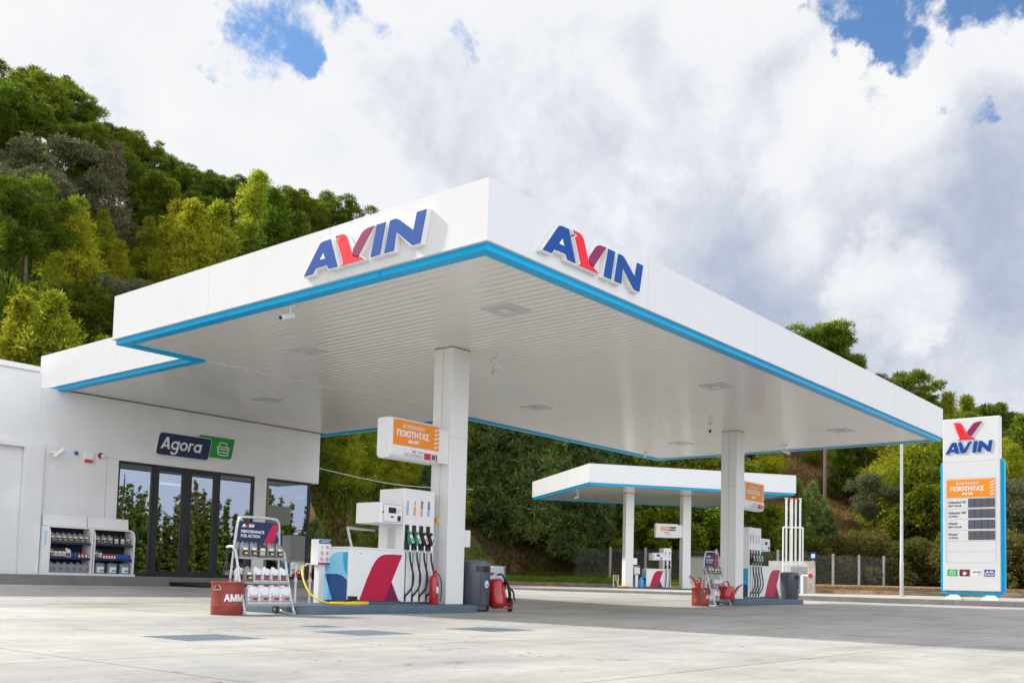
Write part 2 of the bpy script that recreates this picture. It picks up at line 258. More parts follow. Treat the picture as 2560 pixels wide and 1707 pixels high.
# ------------------------------------------------------------------ mesh helpers
ORG={}
class MB:
    def __init__(s): s.v=[]; s.f=[]
    def add(s,vs,fs):
        n=len(s.v); s.v+= [tuple(v) for v in vs]; s.f+=[tuple(i+n for i in f) for f in fs]; return s
    def box(s,x0,x1,y0,y1,z0,z1):
        if x0>x1:x0,x1=x1,x0
        if y0>y1:y0,y1=y1,y0
        if z0>z1:z0,z1=z1,z0
        return s.add([(x0,y0,z0),(x1,y0,z0),(x1,y1,z0),(x0,y1,z0),(x0,y0,z1),(x1,y0,z1),(x1,y1,z1),(x0,y1,z1)],[(0,3,2,1),(4,5,6,7),(0,1,5,4),(1,2,6,5),(2,3,7,6),(3,0,4,7)])
    def tube(s,path,r,n=8,cap=True):
        P=[Vector(p) for p in path]; rs=r if isinstance(r,(list,tuple)) else [r]*len(P); base=len(s.v); prev=None
        for i,p in enumerate(P):
            t=(P[min(i+1,len(P)-1)]-P[max(i-1,0)]).normalized()
            if prev is None:
                a=Vector((0,0,1)) if abs(t.z)<.9 else Vector((1,0,0)); u=t.cross(a).normalized()
            else: u=(prev-t*prev.dot(t)).normalized()
            prev=u; w=t.cross(u)
            for k in range(n):
                an=2*math.pi*k/n; s.v.append(tuple(p+(u*math.cos(an)+w*math.sin(an))*rs[i]))
        for i in range(len(P)-1):
            for k in range(n):
                a=base+i*n+k; b=base+i*n+(k+1)%n; s.f.append((a,b,b+n,a+n))
        if cap:
            s.f.append(tuple(base+k for k in range(n))[::-1]); s.f.append(tuple(base+(len(P)-1)*n+k for k in range(n)))
        return s
    def lathe(s,prof,c=(0,0,0),n=24,sx=1,sy=1):
        base=len(s.v)
        for r,z in prof:
            for k in range(n):
                a=2*math.pi*k/n; s.v.append((c[0]+r*sx*math.cos(a),c[1]+r*sy*math.sin(a),c[2]+z))
        for i in range(len(prof)-1):
            for k in range(n):
                a=base+i*n+k; b=base+i*n+(k+1)%n; s.f.append((a,b,b+n,a+n))
        s.f.append(tuple(base+k for k in range(n))[::-1]); s.f.append(tuple(base+(len(prof)-1)*n+k for k in range(n)))
        return s
    def loft(s,secs,n=6):   # rounded rectangles: (cx,cy,z,hw,hd,r)
        base=len(s.v); cnt=None
        for cx,cy,z,hw,hd,r in secs:
            r=min(r,hw,hd); pts=[]
            for qx,qy,a0 in ((1,1,0),(-1,1,90),(-1,-1,180),(1,-1,270)):
                for i in range(n):
                    a=R_(a0+90*i/(n-1)); pts.append((cx+qx*(hw-r)+r*math.cos(a),cy+qy*(hd-r)+r*math.sin(a),z))
            cnt=len(pts); s.v+=pts
        for i in range(len(secs)-1):
            for k in range(cnt):
                a=base+i*cnt+k; b=base+i*cnt+(k+1)%cnt; s.f.append((a,b,b+cnt,a+cnt))
        s.f.append(tuple(base+k for k in range(cnt))[::-1]); s.f.append(tuple(base+(len(secs)-1)*cnt+k for k in range(cnt)))
        return s
def thing(name,label,cat,loc=(0,0,0),rz=0,group=None):
    o=bpy.data.objects.new(name,None); COL.objects.link(o); o.location=loc; o.rotation_euler=(0,0,rz); o.empty_display_size=.1
    o['label']=label; o['category']=cat
    if group: o['group']=group
    ORG[o.name]=Vector(loc) if rz==0 else Vector((0,0,0)); return o
def link(name,me,m,parent=None,label=None,bevel=0,smooth=False):
    o=bpy.data.objects.new(name,me); COL.objects.link(o)
    if m is not None and not me.materials: me.materials.append(M[m] if isinstance(m,str) else m)
    if parent is not None:
        o.parent=parent
        ORG[o.name]=ORG.get(parent.name,Vector((0,0,0)))
    if label: o['label']=label
    if smooth:
        for p in me.polygons: p.use_smooth=True
    if bevel:
        b=o.modifiers.new('bevel','BEVEL'); b.width=bevel; b.segments=3; b.limit_method='ANGLE'; b.harden_normals=False
    return o
def part(name,mb,m,parent=None,label=None,bevel=0,smooth=False):
    og=ORG.get(parent.name,Vector((0,0,0))) if parent is not None else Vector((0,0,0))
    me=bpy.data.meshes.new(name); me.from_pydata([(v[0]-og.x,v[1]-og.y,v[2]-og.z) for v in mb.v],[],mb.f); me.update()
    o=link(name,me,m,parent,label,bevel,smooth)
    if smooth=='auto':
        me.polygons.foreach_set('use_smooth',[True]*len(me.polygons))
        try: me.set_sharp_from_angle(angle=R_(35))
        except Exception: pass
    return o
def tag(o,label,cat,group=None,kind=None):
    if label: o['label']=label
    if cat: o['category']=cat
    if group: o['group']=group
    if kind: o['kind']=kind
    return o
def dup(root,loc=None,rz=None,label=None,group=None):
    def cp(o,par):
        c=o.copy(); COL.objects.link(c)
        if par is not None: c.parent=par
        for ch in o.children: cp(ch,c)
        return c
    r=cp(root,None)
    if loc is not None: r.location=loc
    if rz is not None: r.rotation_euler=(0,0,rz)
    if label: r['label']=label
    if group: r['group']=group
    return r
class Fr:   # a flat frame: origin, right, up (normal = right x up ... towards the viewer)
    def __init__(s,o,r,u=(0,0,1)): s.o=Vector(o); s.r=Vector(r).normalized(); s.u=Vector(u).normalized(); s.n=s.r.cross(s.u)
    def p(s,a,b,d=0): return s.o+s.r*a+s.u*b+s.n*d
def poly(mb,fr,pts,d0,d1):   # prism from d0 to d1 along normal (concave ok via tessellation)
    from mathutils.geometry import tessellate_polygon
    n=len(pts); ar=sum(pts[i][0]*pts[(i+1)%n][1]-pts[(i+1)%n][0]*pts[i][1] for i in range(n))
    if ar<0: pts=pts[::-1]
    tr=tessellate_polygon([[Vector((a,b,0)) for a,b in pts]])
    vs=[fr.p(a,b,d1) for a,b in pts]+[fr.p(a,b,d0) for a,b in pts]
    fs=[]
    for t in tr:
        A,B,C=[Vector(pts[i]) for i in t]
        c=(B.x-A.x)*(C.y-A.y)-(B.y-A.y)*(C.x-A.x)
        t=t if c>0 else t[::-1]; fs.append(tuple(t)); fs.append(tuple(i+n for i in t[::-1]))
    for i in range(n): j=(i+1)%n; fs.append((i,i+n,j+n,j))
    return mb.add(vs,fs)
def rect(mb,fr,a0,a1,b0,b1,d0,d1): return poly(mb,fr,[(a0,b0),(a1,b0),(a1,b1),(a0,b1)],d0,d1)
def rrect(a0,a1,b0,b1,r,n=6,shear=0,rc=(1,1,1,1)):
    out=[]
    for i,(cx,cy,s0) in enumerate(((a1-r,b0+r,270),(a1-r,b1-r,0),(a0+r,b1-r,90),(a0+r,b0+r,180))):
        if rc[i]:
            for k in range(n+1):
                a=R_(s0+90*k/n); out.append((cx+r*math.cos(a),cy+r*math.sin(a)))
        else: out.append(((a1,b0),(a1,b1),(a0,b1),(a0,b0))[i])
    return [(a+shear*(b-b0),b) for a,b in out]
def circle(cx,cy,r,n=20): return [(cx+r*math.cos(2*math.pi*k/n),cy+r*math.sin(2*math.pi*k/n)) for k in range(n)]
def ring(mb,fr,cx,cy,r,w,d0,d1,n=20):
    a=circle(cx,cy,r,n); b=circle(cx,cy,r-w,n)
    for i in range(n):
        j=(i+1)%n; poly(mb,fr,[a[i],a[j],b[j],b[i]],d0,d1)
TX={}
def text(fr,s,a0,b0,w,h,m,parent,name='lettering',bold=0,shear=0,d=.003,wrap=None,rot=0,vfill=True):
    key=(s,shear)
    if key not in TX:
        c=bpy.data.curves.new('t','FONT'); c.body=s; c.size=1; c.shear=shear; c.fill_mode='FRONT' if False else 'BOTH'; c.resolution_u=3
        o=bpy.data.objects.new('t',c); COL.objects.link(o); dg=bpy.context.evaluated_depsgraph_get(); me=bpy.data.meshes.new_from_object(o.evaluated_get(dg))
        vs=[(v.co.x,v.co.y) for v in me.vertices]; fs=[tuple(p.vertices) for p in me.polygons if p.normal.z>0.5] or [tuple(p.vertices) for p in me.polygons]
        bpy.data.objects.remove(o); bpy.data.curves.remove(c); TX[key]=(vs,fs)
    vs,fs=TX[key]
    xs=[v[0] for v in vs]; ys=[v[1] for v in vs]; x0,x1,y0,y1=min(xs),max(xs),min(ys),max(ys)
    mb=MB(); bw=bold*.9
    for q,(ox,oy) in enumerate(((0,0),(bw,0),(-bw,0),(0,bw*.8),(0,-bw*.8),(bw*.7,bw*.6),(-bw*.7,-bw*.6),(bw*.7,-bw*.6),(-bw*.7,bw*.6)) if bold else ((0,0),)):
        out=[]
        for x,y in vs:
            a=(x+ox-x0+bw)/(x1-x0+2*bw)*w; b=(y+oy-y0+bw*.8)/(y1-y0+1.6*bw)*h
            if rot: a,b=-b,a
            a+=a0; b+=b0; dd=d+q*.0003
            out.append(fr.p(a,b,dd) if wrap is None else wrap(a,b,dd))
        mb.add(out,fs)
    return part(name,mb,m,parent)
# the brand mark, in metres, 2.76 wide 0.49 high
LG={'A':[(0,-.012),(.381,.461),(.423,.481),(.501,.489),(.639,.489),(.835,.003),(.613,.003),(.570,.075),(.290,.069),(.233,-.008)],
'Vr':[(.745,.507),(.81,.512),(.944,.508),(1.0,.478),(1.043,.428),(1.18,.13),(1.215,.09),(1.383,.055),(1.458,.003),(.883,.0),(.944,.02),(.955,.05),(.798,.414),(.865,.451),(.851,.457),(.775,.46)],
'Vp':[(1.66,.490),(1.505,.484),(1.414,.460),(1.364,.425),(1.180,.212),(1.185,.13),(1.229,.088),(1.315,.078)],
'I':[(1.587,.003),(1.705,.489),(1.91,.489),(1.805,.003)],
'N':[(1.889,.003),(1.995,.489),(2.085,.497),(2.15,.487),(2.21,.455),(2.500,.240),(2.563,.495),(2.765,.495),(2.655,.01),(2.481,.006),(2.141,.280),(2.105,.006)],
'V':[(.763,.489),(.955,.489),(1.085,.20),(1.14,.185),(1.345,.435),(1.41,.475),(1.48,.489),(1.563,.489),(1.25,.06),(1.19,.015),(1.12,.003),(.925,.003)]}
HOLE=[(.477,.291),(.401,.194),(.525,.192)]
def A_split(P):   # A with its counter cut by a hairline bridge
    return P[:3]+P[3:5]+P[5:]
def expand(P,e):
    n=len(P); ar=sum(P[i][0]*P[(i+1)%n][1]-P[(i+1)%n][0]*P[i][1] for i in range(n)); s=1 if ar>0 else -1; out=[]
    for i in range(n):
        p0,p1,p2=Vector(P[i-1]),Vector(P[i]),Vector(P[(i+1)%n]); a=(p1-p0).normalized(); b=(p2-p1).normalized()
        na=Vector((a.y,-a.x))*s; nb=Vector((b.y,-b.x))*s; mm=na+nb
        if mm.length<.3: mm=na
        mm.normalize(); k=min(e/max(mm.dot(na),.35),e*1.9); q=p1+mm*k; out.append((q.x,q.y))
    return out
def Apoly():
    P=LG['A']; # walk outer, bridge to hole, hole reversed, back
    o=P[:4]; h=HOLE
    return P[:4]+[(.501+.001,.489)]+[h[0],h[1],h[2],h[0]]+P[3:]
def mark(fr,a0,b0,w,parent,cols=('logoblue','logored','logopurple'),depth=.004,parts=True,V=False,h=None):
    k=w/2.765; kv=k if h is None else h/.497
    tr=lambda P:[(a0+x*k,b0+y*kv) for x,y in P]
    ob=[]
    keys=('A','V','I','N') if V else ('A','Vr','Vp','I','N')
    for q in keys:
        mb=MB(); c=cols[0] if q in 'AVIN' and q!='Vr' and q!='Vp' else (cols[1] if q=='Vr' else cols[2])
        poly(mb,fr,tr(LG[q]),0,depth); ob.append(part('letter',mb,c,parent))
    return ob
# ------------------------------------------------------------------ ground
def sm(x): x=max(0,min(1,x)); return x*x*(3-2*x)
def gz(x,y):
    z=-.02+.0093*max(0,min(x-15,21.5))
    z+=.27*sm((y-14)/9.3)*(1-.45*sm((x-15)/10))*(1-sm((y-40)/10)*.3)
    if x>24: z-= .08*sm((y-16)/8)*sm((x-24)/8)
    return z
KX=36.5
def azr(az,r): a=YAW+R_(az); return Vector((math.sin(a)*r,math.cos(a)*r,0))
VA=azr(-14,70); VB=azr(33,64); VD=(VB-VA).normalized(); VN=Vector((-VD.y,VD.x,0))
if VN.dot(azr(0,1))<0: VN=-VN
def vdist(x,y): return (Vector((x,y,0))-VA).dot(VN)
def itp(a,xs,ys): return float(np.interp(a,xs,ys))
AZ=[-150,-100,-60,-40,-27.4,-23.5,-14.1,-7.6,.2,11.3,16.7,20.3,27.6,40,60,100,150]
CH=[0,6,22,32.5,35.0,31.5,30.5,28.5,23.0,22.0,19.8,17.2,13.2,9,6,0,0]
RB=[60,50,44,43,44,46,50,60,68,68,70,72,72,76,80,90,90]
RT=[140,120,95,90,90,90,92,95,98,115,120,125,135,140,150,160,160]
def hash2(x,y):
    return math.sin(x*.13+1.7*math.sin(y*.071))*math.cos(y*.11+math.sin(x*.09))
def tz(x,y):
    r=math.hypot(x,y); a=math.degrees(math.atan2(x,y)-YAW); a=(a+180)%360-180
    c,b,t=itp(a,AZ,CH),itp(a,AZ,RB),itp(a,AZ,RT)
    base=.62
    if abs(a)<40:
        s=vdist(x,y)
        if s<0: base=.62-max(0,-s-.2)*.5 if a>-12 else .62
        else: base=.66+.08*min(s,4)
    if r<b:
        z=base if abs(a)<100 else .0
        if a<-12 or vdist(x,y)<-1: z=min(z,.62-(b-r)*.25)
    else:
        u=(r-b)/(t-b)
        if u<=1: z=base+(c-base)*(u**.9)
        else: z=c*(1-.35*min((r-t)/250,1))
        z+=hash2(x*1.6,y*1.6)*1.1*min(1,(r-b)/10)*(1 if c>3 else .1)
    return max(z,-1.2)
def grid(name,x0,x1,y0,y1,nx,ny,zf,m):
    mb=MB(); xs=np.linspace(x0,x1,nx); ys=np.linspace(y0,y1,ny)
    for y in ys:
        for x in xs: mb.v.append((x,y,zf(x,y)))
    for j in range(ny-1):
        for i in range(nx-1): a=j*nx+i; mb.f.append((a,a+1,a+nx+1,a+nx))
    o=part(name,mb,m,smooth=True); o['kind']='structure'; return o
grid('forecourt',-90,KX,-90,60,140,170,gz,'concrete')
# raised pavement beyond the kerb
def pz(x,y): return .365+.012*min(max(0,x-KX),5)
grid('pavement',KX+.18,90,-60,70,30,40,lambda x,y: pz(x,y),'pave')
mb=MB()
y=-60
while y<50:
    y2=y+1.0
    z0,z1=gz(KX,y),gz(KX,y2); t=.36
    mb.add([(KX,y,z0-.1),(KX,y2-.008,z1-.1),(KX,y2-.008,t),(KX,y,t),(KX+.02,y,t+.012),(KX+.02,y2-.008,t+.012),(KX+.2,y,t+.012),(KX+.2,y2-.008,t+.012)],[(0,3,2,1),(3,4,5,2),(4,6,7,5)])
    y=y2
o=part('kerb',mb,'kerb'); o['kind']='structure'
# terrain with the hills, polar sheet right out to the horizon
mb=MB(); azs=[-180+i*2.5 for i in range(28)]+[-110+i*1.0 for i in range(181)]+[71+i*2.5 for i in range(44)]
rad=[52,54,56,58,59.5,61,62.5,64,66,68,70]+list(np.linspace(72.5,140,28))+[150,165,185,210,250,300,400,600,900,1400]
rad=[36,40,44,47,50]+rad
na=len(azs)
for r in rad:
    for a in azs:
        p=azr(a,r); z=tz(p.x,p.y)
        if r>900: z=min(z,0)
        mb.v.append((p.x,p.y,z))
for j in range(len(rad)-1):
    for i in range(na):
        a=j*na+i; b=j*na+(i+1)%na; mb.f.append((a,a+na,b+na,b))
def terr_mat():
    m=bpy.data.materials.new('terrain'); m.use_nodes=True; t=m.node_tree; b=t.nodes['Principled BSDF']; n=t.nodes.new; l=t.links.new
    g=n('ShaderNodeNewGeometry'); k=n('ShaderNodeTexNoise'); k.inputs['Scale'].default_value=.16; k.inputs['Detail'].default_value=10; k.inputs['Roughness'].default_value=.68; l(g.outputs['Position'],k.inputs['Vector'])
    r=n('ShaderNodeValToRGB'); l(k.outputs['Fac'],r.inputs[0]); e=r.color_ramp.elements; e[0].position=.36; e[0].color=(.08,.07,.03,1); e[1].position=.68; e[1].color=(.42,.29,.15,1); x=e.new(.5); x.color=(.26,.15,.085,1)
    k2=n('ShaderNodeTexNoise'); k2.inputs['Scale'].default_value=2.2; k2.inputs['Detail'].default_value=10; k2.inputs['Roughness'].default_value=.7; l(g.outputs['Position'],k2.inputs['Vector'])
    r2=n('ShaderNodeValToRGB'); l(k2.outputs['Fac'],r2.inputs[0]); r2.color_ramp.elements[0].position=.35; r2.color_ramp.elements[0].color=(.5,.45,.4,1); r2.color_ramp.elements[1].position=.65; r2.color_ramp.elements[1].color=(1.15,1.1,1,1)
    mx=n('ShaderNodeMix'); mx.data_type='RGBA'; mx.blend_type='MULTIPLY'; mx.inputs[0].default_value=1; l(r.outputs[0],mx.inputs[6]); l(r2.outputs[0],mx.inputs[7]); l(mx.outputs[2],b.inputs['Base Color']); b.inputs['Roughness'].default_value=1
    bp=n('ShaderNodeBump'); bp.inputs['Strength'].default_value=.7; bp.inputs['Distance'].default_value=.12; l(k2.outputs['Fac'],bp.inputs['Height']); l(bp.outputs[0],b.inputs['Normal']); return m
M['terrain']=terr_mat()
o=part('hillside_terrain',mb,'terrain',smooth=True); o['kind']='structure'
# ------------------------------------------------------------------ main canopy
X0,Y0,CW,CL,CD,CX2,CYS=10.0,8.8,21.21,10.05,1.76,10.82,25.8
ZB,ZW,ZT=5.2,5.30,6.185; X1=X0+CW; Y1=Y0+CL; XD=X0+CD; XE=X0+CX2; IN=.05
def canopy_from(outline,parent,zb,zw,zt,rx=(0,0),rib=.2,soff=None):
    # outline: list of (x,y) clockwise seen from above?  orientation-free: walls as thin boxes along each edge
    n=len(outline); ar=sum(outline[i][0]*outline[(i+1)%n][1]-outline[(i+1)%n][0]*outline[i][1] for i in range(n)); s=1 if ar>0 else -1
    def inset(e):
        out=[]
        for i in range(n):
            p0,p1,p2=[Vector(outline[k%n]) for k in (i-1,i,i+1)]
            a=(p1-p0).normalized(); b=(p2-p1).normalized()
            na=Vector((-a.y,a.x))*s; nb=Vector((-b.y,b.x))*s; out.append(p1+(na+nb)*e)
        return out
    def band(e0,e1,z0,z1):
        mb=MB(); A=inset(e0); B=inset(e1)
        for i in range(n):
            j=(i+1)%n
            mb.add([(*A[i],z0),(*A[j],z0),(*A[j],z1),(*A[i],z1),(*B[i],z0),(*B[j],z0),(*B[j],z1),(*B[i],z1)],[(0,1,2,3),(4,7,6,5),(3,2,6,7),(0,4,5,1)] if s>0 else [(0,3,2,1),(4,5,6,7),(3,7,6,2),(0,1,5,4)])
        return mb
    part('fascia',band(0,.12,zw,zt),'panel',parent)
    # flashing lip
    part('drip_edge',band(-.012,.10,zw-.012,zw),'lampf',parent)
    part('blue_trim',band(IN,IN+.20,zb-.012,zw-.012),'blue',parent)
    # roof deck
    mb=MB(); A=inset(.12)
    poly(mb,Fr((0,0,zt-.25),(1,0,0),(0,1,0)),[tuple(p) for p in A],-.02,0); part('roof_deck',mb,'lampf',parent)
def soffit(parent,rects,z,zone='y',rib=.2,m='soffit'):
    mb=MB()
    for x0,x1,y0,y1 in rects:
        k=0; x=x0
        while x<x1-1e-4:
            xe=min(x+rib,x1); w=xe-x
            prof=[(x+w*i/8,z+.0035-.0062*math.sin(math.pi*i/8)**.7+random.uniform(-.0003,.0003)) for i in range(9)]
            if w<.06: prof=[(x,z+.0035),(xe,z+.0035)]
            b=len(mb.v)
            for px,pzz in prof: mb.v+=[(px,y0,pzz),(px,y1,pzz)]
            for i in range(len(prof)-1): a=b+2*i; mb.f.append((a,a+1,a+3,a+2))
            x=xe
    return part('soffit',mb,m,parent,smooth=True)
cano=thing('fuel_canopy','large white canopy with bright blue edge trim and raised brand letters over the forecourt','canopy',(X0,Y0,0))
OUT=[(X0,Y0),(X1,Y0),(X1,Y1),(XE,Y1),(XE,CYS),(XD,CYS),(XD,Y1),(X0,Y1)]
canopy_from(OUT,cano,ZB,ZW,ZT)
ZS=ZB+.035
def jp(nm,*a):
    mb=MB(); mb.box(*a); part(nm,mb,'dark' if nm=='trim_joint' else 'sign line',cano)
for q in (2.2,6.2): jp('trim_joint',X0+IN-.002,X0+IN,Y0+q,Y0+q+.008,ZB-.012,ZW-.014)
for q in (5.1,9.9,14.7,19.2): jp('trim_joint',X0+q,X0+q+.008,Y0+IN-.002,Y0+IN,ZB-.012,ZW-.014)
for q in (3.35,6.7): jp('fascia_joint',X0-.0015,X0,Y0+q,Y0+q+.004,ZW+.002,ZT-.002)
for q in (4.2,8.4,12.6,16.8): jp('fascia_joint',X0+q,X0+q+.004,Y0-.0015,Y0,ZW+.002,ZT-.002)
soffit(cano,[(X0+IN+.2,X1-IN-.2,Y0+IN+.2,Y1-.22),(XD+.25,XE-.25,Y1-.10,24.87)],ZS)
mb=MB(); mb.box(X0+.25,X1-.25,Y1-.22,Y1-.11,ZS-.012,ZS+.03); part('seam_strip',mb,'column',cano)
mb=MB()   # grey flashing inside the trim
mb.box(X0+.25,X1-.25,Y0+.25,Y0+.31,ZS-.02,ZS+.0015); mb.box(X0+.25,X0+.31,Y0+.313,Y1-.24,ZS-.02,ZS+.0015); mb.box(X1-.31,X1-.25,Y0+.313,Y1-.24,ZS-.02,ZS+.0015)
part('edge_flashing',mb,'lampf',cano)
def column(parent,x,y,z0,z1,w=.505,m='column'):
    mb=MB(); mb.box(x,x+w,y,y+w,z0,z1); c=part('column',mb,m,parent,bevel=.012)
    g=MB(); g.box(x-.0025,x+.002,y+w*.5-.006,y+w*.5+.006,z0,z1-.03); g.box(x-.002,x+w+.002,y-.0025,y+.002,z0+3.3,z0+3.306); g.box(x-.0025,x+.002,y,y+w,z0+3.3,z0+3.306)
    part('panel_joint',g,'sign line',c)
    g=MB(); g.box(x-.006,x+w+.006,y-.006,y+w+.006,z1-.022,z1-.012); part('shadow_gap',g,'dark',c)
IZ1,IZ2=.13,.28
column(cano,14.09,13.22,IZ1,ZS+.01); column(cano,26.46,13.25,IZ2,ZS+.01)
# brand letters on the two faces
def big_mark(fr,a0,b0,label):
    lg=part('brand_logo',MB().add([],[]),None,cano,label) if False else None
    mb=MB()
    for q in ('A','Vr','Vp','I','N'):
        P=[(a0+x,b0+y) for x,y in LG[q]]; poly(mb,fr,expand(P,.013),.002,.095)
    back=part('brand_logo',mb,'white',cano,label)
    for q in ('A','Vr','Vp','I','N'):
        mb=MB(); P=[(a0+x,b0+y) for x,y in LG[q]]; poly(mb,fr,expand(P,-.003),.0952,.105)
        part('letter',mb,{'Vr':'logored','Vp':'logopurple'}.get(q,'logoblue'),back)
    mb=MB(); poly(mb,fr,[(a0+x,b0+y) for x,y in HOLE],.1052,.1065); part('letter_counter',mb,'white',back)
big_mark(Fr((X0,12.656,5.455),(0,-1,0)),0,0,'brand letters on the bright left face of the canopy')
big_mark(Fr((11.114,Y0,5.463),(1,0,0)),0,0,'brand letters on the shaded front face of the canopy')
# lamps in the soffit
li=None
for n_,(x,y) in enumerate([(12.66,10.67),(12.68,15.99),(20.35,10.72),(20.35,16.0),(27.95,10.7),(28.0,16.0),(15.75,21.4)]):
    lab=['square soffit lamp nearest the front corner of the large canopy','square soffit lamp left of the near column, by the seam','square soffit lamp in the front middle of the large canopy','square soffit lamp behind the near column, back middle of the canopy','square soffit lamp at the far right front of the large canopy','square soffit lamp at the far back right corner area of the large canopy','square soffit lamp in front of the shop wall'][n_]
    if li is None:
        li=thing('canopy_light',lab,'ceiling light',(x,y,ZS),0,'square lamps in the canopy soffit')
        mb=MB(); mb.box(x-.31,x+.31,y-.31,y+.31,ZS-.014,ZS+.03); part('frame',mb,'lampf',li)
        mb=MB(); mb.box(x-.13,x+.13,y-.10,y+.10,ZS-.03,ZS-.0145); part('lens',mb,'lamp',li,bevel=.008)
    else: dup(li,(x,y,ZS),0,lab)
def camera_thing(loc,rz,label,tilt=.35,m='white'):
    t=thing('security_camera',label,'camera',(0,0,0),0,'white cameras under the canopies')
    mb=MB(); mb.box(-.07,.07,-.07,.07,-.05,0); mb.tube([(0,0,-.05),(0,0,-.16),(.03,0,-.19)],.016); part('bracket',mb,'white',t)
    c,s=math.cos(tilt),math.sin(tilt); mb=MB(); mb.tube([(-.12*c+.05,0,-.21+.12*s),(.16*c+.05,0,-.21-.16*s)],.048,12); part('body',mb,m,t,smooth='auto')
    mb=MB(); mb.tube([(.16*c+.051,0,-.21-.16*s),(.165*c+.051,0,-.21-.165*s)],.040,12); part('lens',mb,'black',t)
    t.location=loc; t.rotation_euler=(0,0,rz); return t
c0=camera_thing((10.35,13.55,ZS),math.pi*1.0,'camera hanging under the left edge of the large canopy',m='white')
for loc,rz,lab in (((15.4,13.25,ZS),math.pi*.25,'camera hanging from the soffit just right of the near column'),((24.9,13.3,ZS),math.pi*1.15,'camera hanging beside the far column, left of it'),((29.2,18.1,ZS),math.pi*1.2,'camera at the back corner edge of the large canopy, left of the far column'),((29.9,13.3,ZS),-.5,'camera hanging to the right of the far column')):
    dup(c0,loc,rz,lab)
# ------------------------------------------------------------------ shop
FY=24.9; FZ=.5
shop=thing('shop_building','white shop with dark framed glass front under the canopy, left','building',(11.4,FY,0))
mb=MB()
def wl(x0,x1,z0,z1,y0=FY,y1=FY+.3): mb.box(x0,x1,y0,y1,z0,z1)
wl(11.40,13.57,FZ,3.6); wl(11.40,20.40,3.6,5.215); wl(17.98,18.40,FZ,3.6,FY+.02)
mb.box(11.40,11.7,FY+.3,35,FZ,5.215); mb.box(20.1,20.4,FY+.9,35,FZ,5.215); mb.box(11.7,20.1,34.7,35,FZ,5.215)
part('wall',mb,'wall',shop)
mb=MB(); mb.box(11.72,20.08,FY+.32,34.68,5.0,5.1); part('ceiling',mb,'interior',shop)
mb=MB(); mb.box(11.4,20.4,FY-.0,35,.1,FZ-.002); part('floor',mb,'floor',shop)
mb=MB(); mb.box(11.75,20.08,31.0,31.1,FZ,5.0); part('partition',mb,'interior',shop)
mb=MB(); mb.box(13.235,13.245,FY-.004,FY,2.05,3.63); mb.box(13.235,13.57,FY-.004,FY,3.625,3.635); part('recess_joint',mb,'sign line',shop)
# frames
def framed(x0,x1,y0,dirx=True,z0=FZ,z1=3.6,t=.07,head=.36,name='window',door=False):
    mb=MB(); dp=.09
    mb.box(x0,x0+t,y0,y0+dp,z0,z1); mb.box(x1-t,x1,y0,y0+dp,z0,z1); mb.box(x0+t,x1-t,y0+.002,y0+dp-.002,z1-t,z1); mb.box(x0+t,x1-t,y0+.002,y0+dp-.002,z0,z0+(.16 if door else .10))
    f=part(name,mb,'frame',shop); g=MB(); g.box(x0+t-.002,x1-t+.002,y0+.04,y0+.05,z0+.1,z1-t+.002); part('pane',g,'glass',f)
    if door:
        h=MB(); hx=x1-.12 if door=='L' else x0+.12; h.tube([(hx,y0-.05,1.25),(hx,y0-.05,1.85)],.014); h.tube([(hx,y0,1.3),(hx,y0-.05,1.3)],.01); h.tube([(hx,y0,1.8),(hx,y0-.05,1.8)],.01); part('handle',h,'frame',f)
    return f
framed(13.58,14.66,FY+.06); framed(14.66,15.69,FY+.05,t=.15,name='door',door='L'); framed(15.69,16.72,FY+.05,t=.15,name='door',door='R'); framed(16.72,17.97,FY+.06); framed(18.41,20.18,FY+.10,t=.08)
# glazed side return at the end of the shop
mb=MB(); y0,y1=FY+.19,FY+.90; mb.box(20.08,20.18,y0,y0+.07,FZ,3.58); mb.box(20.08,20.18,y1-.07,y1,FZ,3.58); mb.box(20.082,20.178,y0+.07,y1-.07,FZ,FZ+.1); mb.box(20.082,20.178,y0+.07,y1-.07,3.5,3.58)
f=part('window',mb,'frame',shop); g=MB(); g.box(20.12,20.13,y0+.06,y1-.06,FZ+.1,3.5); part('pane',g,'glass',f)
# things inside
def shelf_unit(x,y,label,h=1.7):
    t=thing('shelf_unit',label,'shelf',(x,y,FZ)); mb=MB()
    mb.box(x,x+.05,y,y+.5,FZ,FZ+h); mb.box(x+1.35,x+1.4,y,y+.5,FZ,FZ+h); mb.box(x+.05,x+1.35,y+.45,y+.48,FZ,FZ+h); part('side_panel',mb,'white',t)
    for i in range(4):
        m2=MB(); z=FZ+.15+i*h/4.3; m2.box(x+.051,x+1.349,y,y+.449,z,z+.03); part('shelf',m2,'white',t)
        m3=MB(); xx=x+.08
        while xx<x+1.28: w=random.uniform(.05,.1); m3.box(xx,xx+w,y+.05,y+.3,z+.031,z+.03+random.uniform(.14,.26)); xx+=w+.01
        part('goods',m3,random.choice(['labelred','labelyel','canblue','oilwhite','brown']),t)
shelf_unit(13.6,29.6,'white shelf of small goods behind the left shop window'); shelf_unit(16.9,29.4,'white shelf of goods at the back, seen through the third shop pane'); shelf_unit(18.4,28.6,'white shelf of goods behind the rightmost shop window')
t=thing('shop_counter','white and red counter inside the shop behind the doors','counter',(15.2,28.2,FZ)); mb=MB(); mb.box(15.2,16.7,28.2,28.8,FZ,FZ+1.05); part('body',mb,'labelred',t); mb=MB(); mb.box(15.15,16.75,28.15,28.85,FZ+1.05,FZ+1.1); part('top',mb,'white',t)
M['striplight']=bpy.data.materials.new('lit_strip'); M['striplight'].use_nodes=True
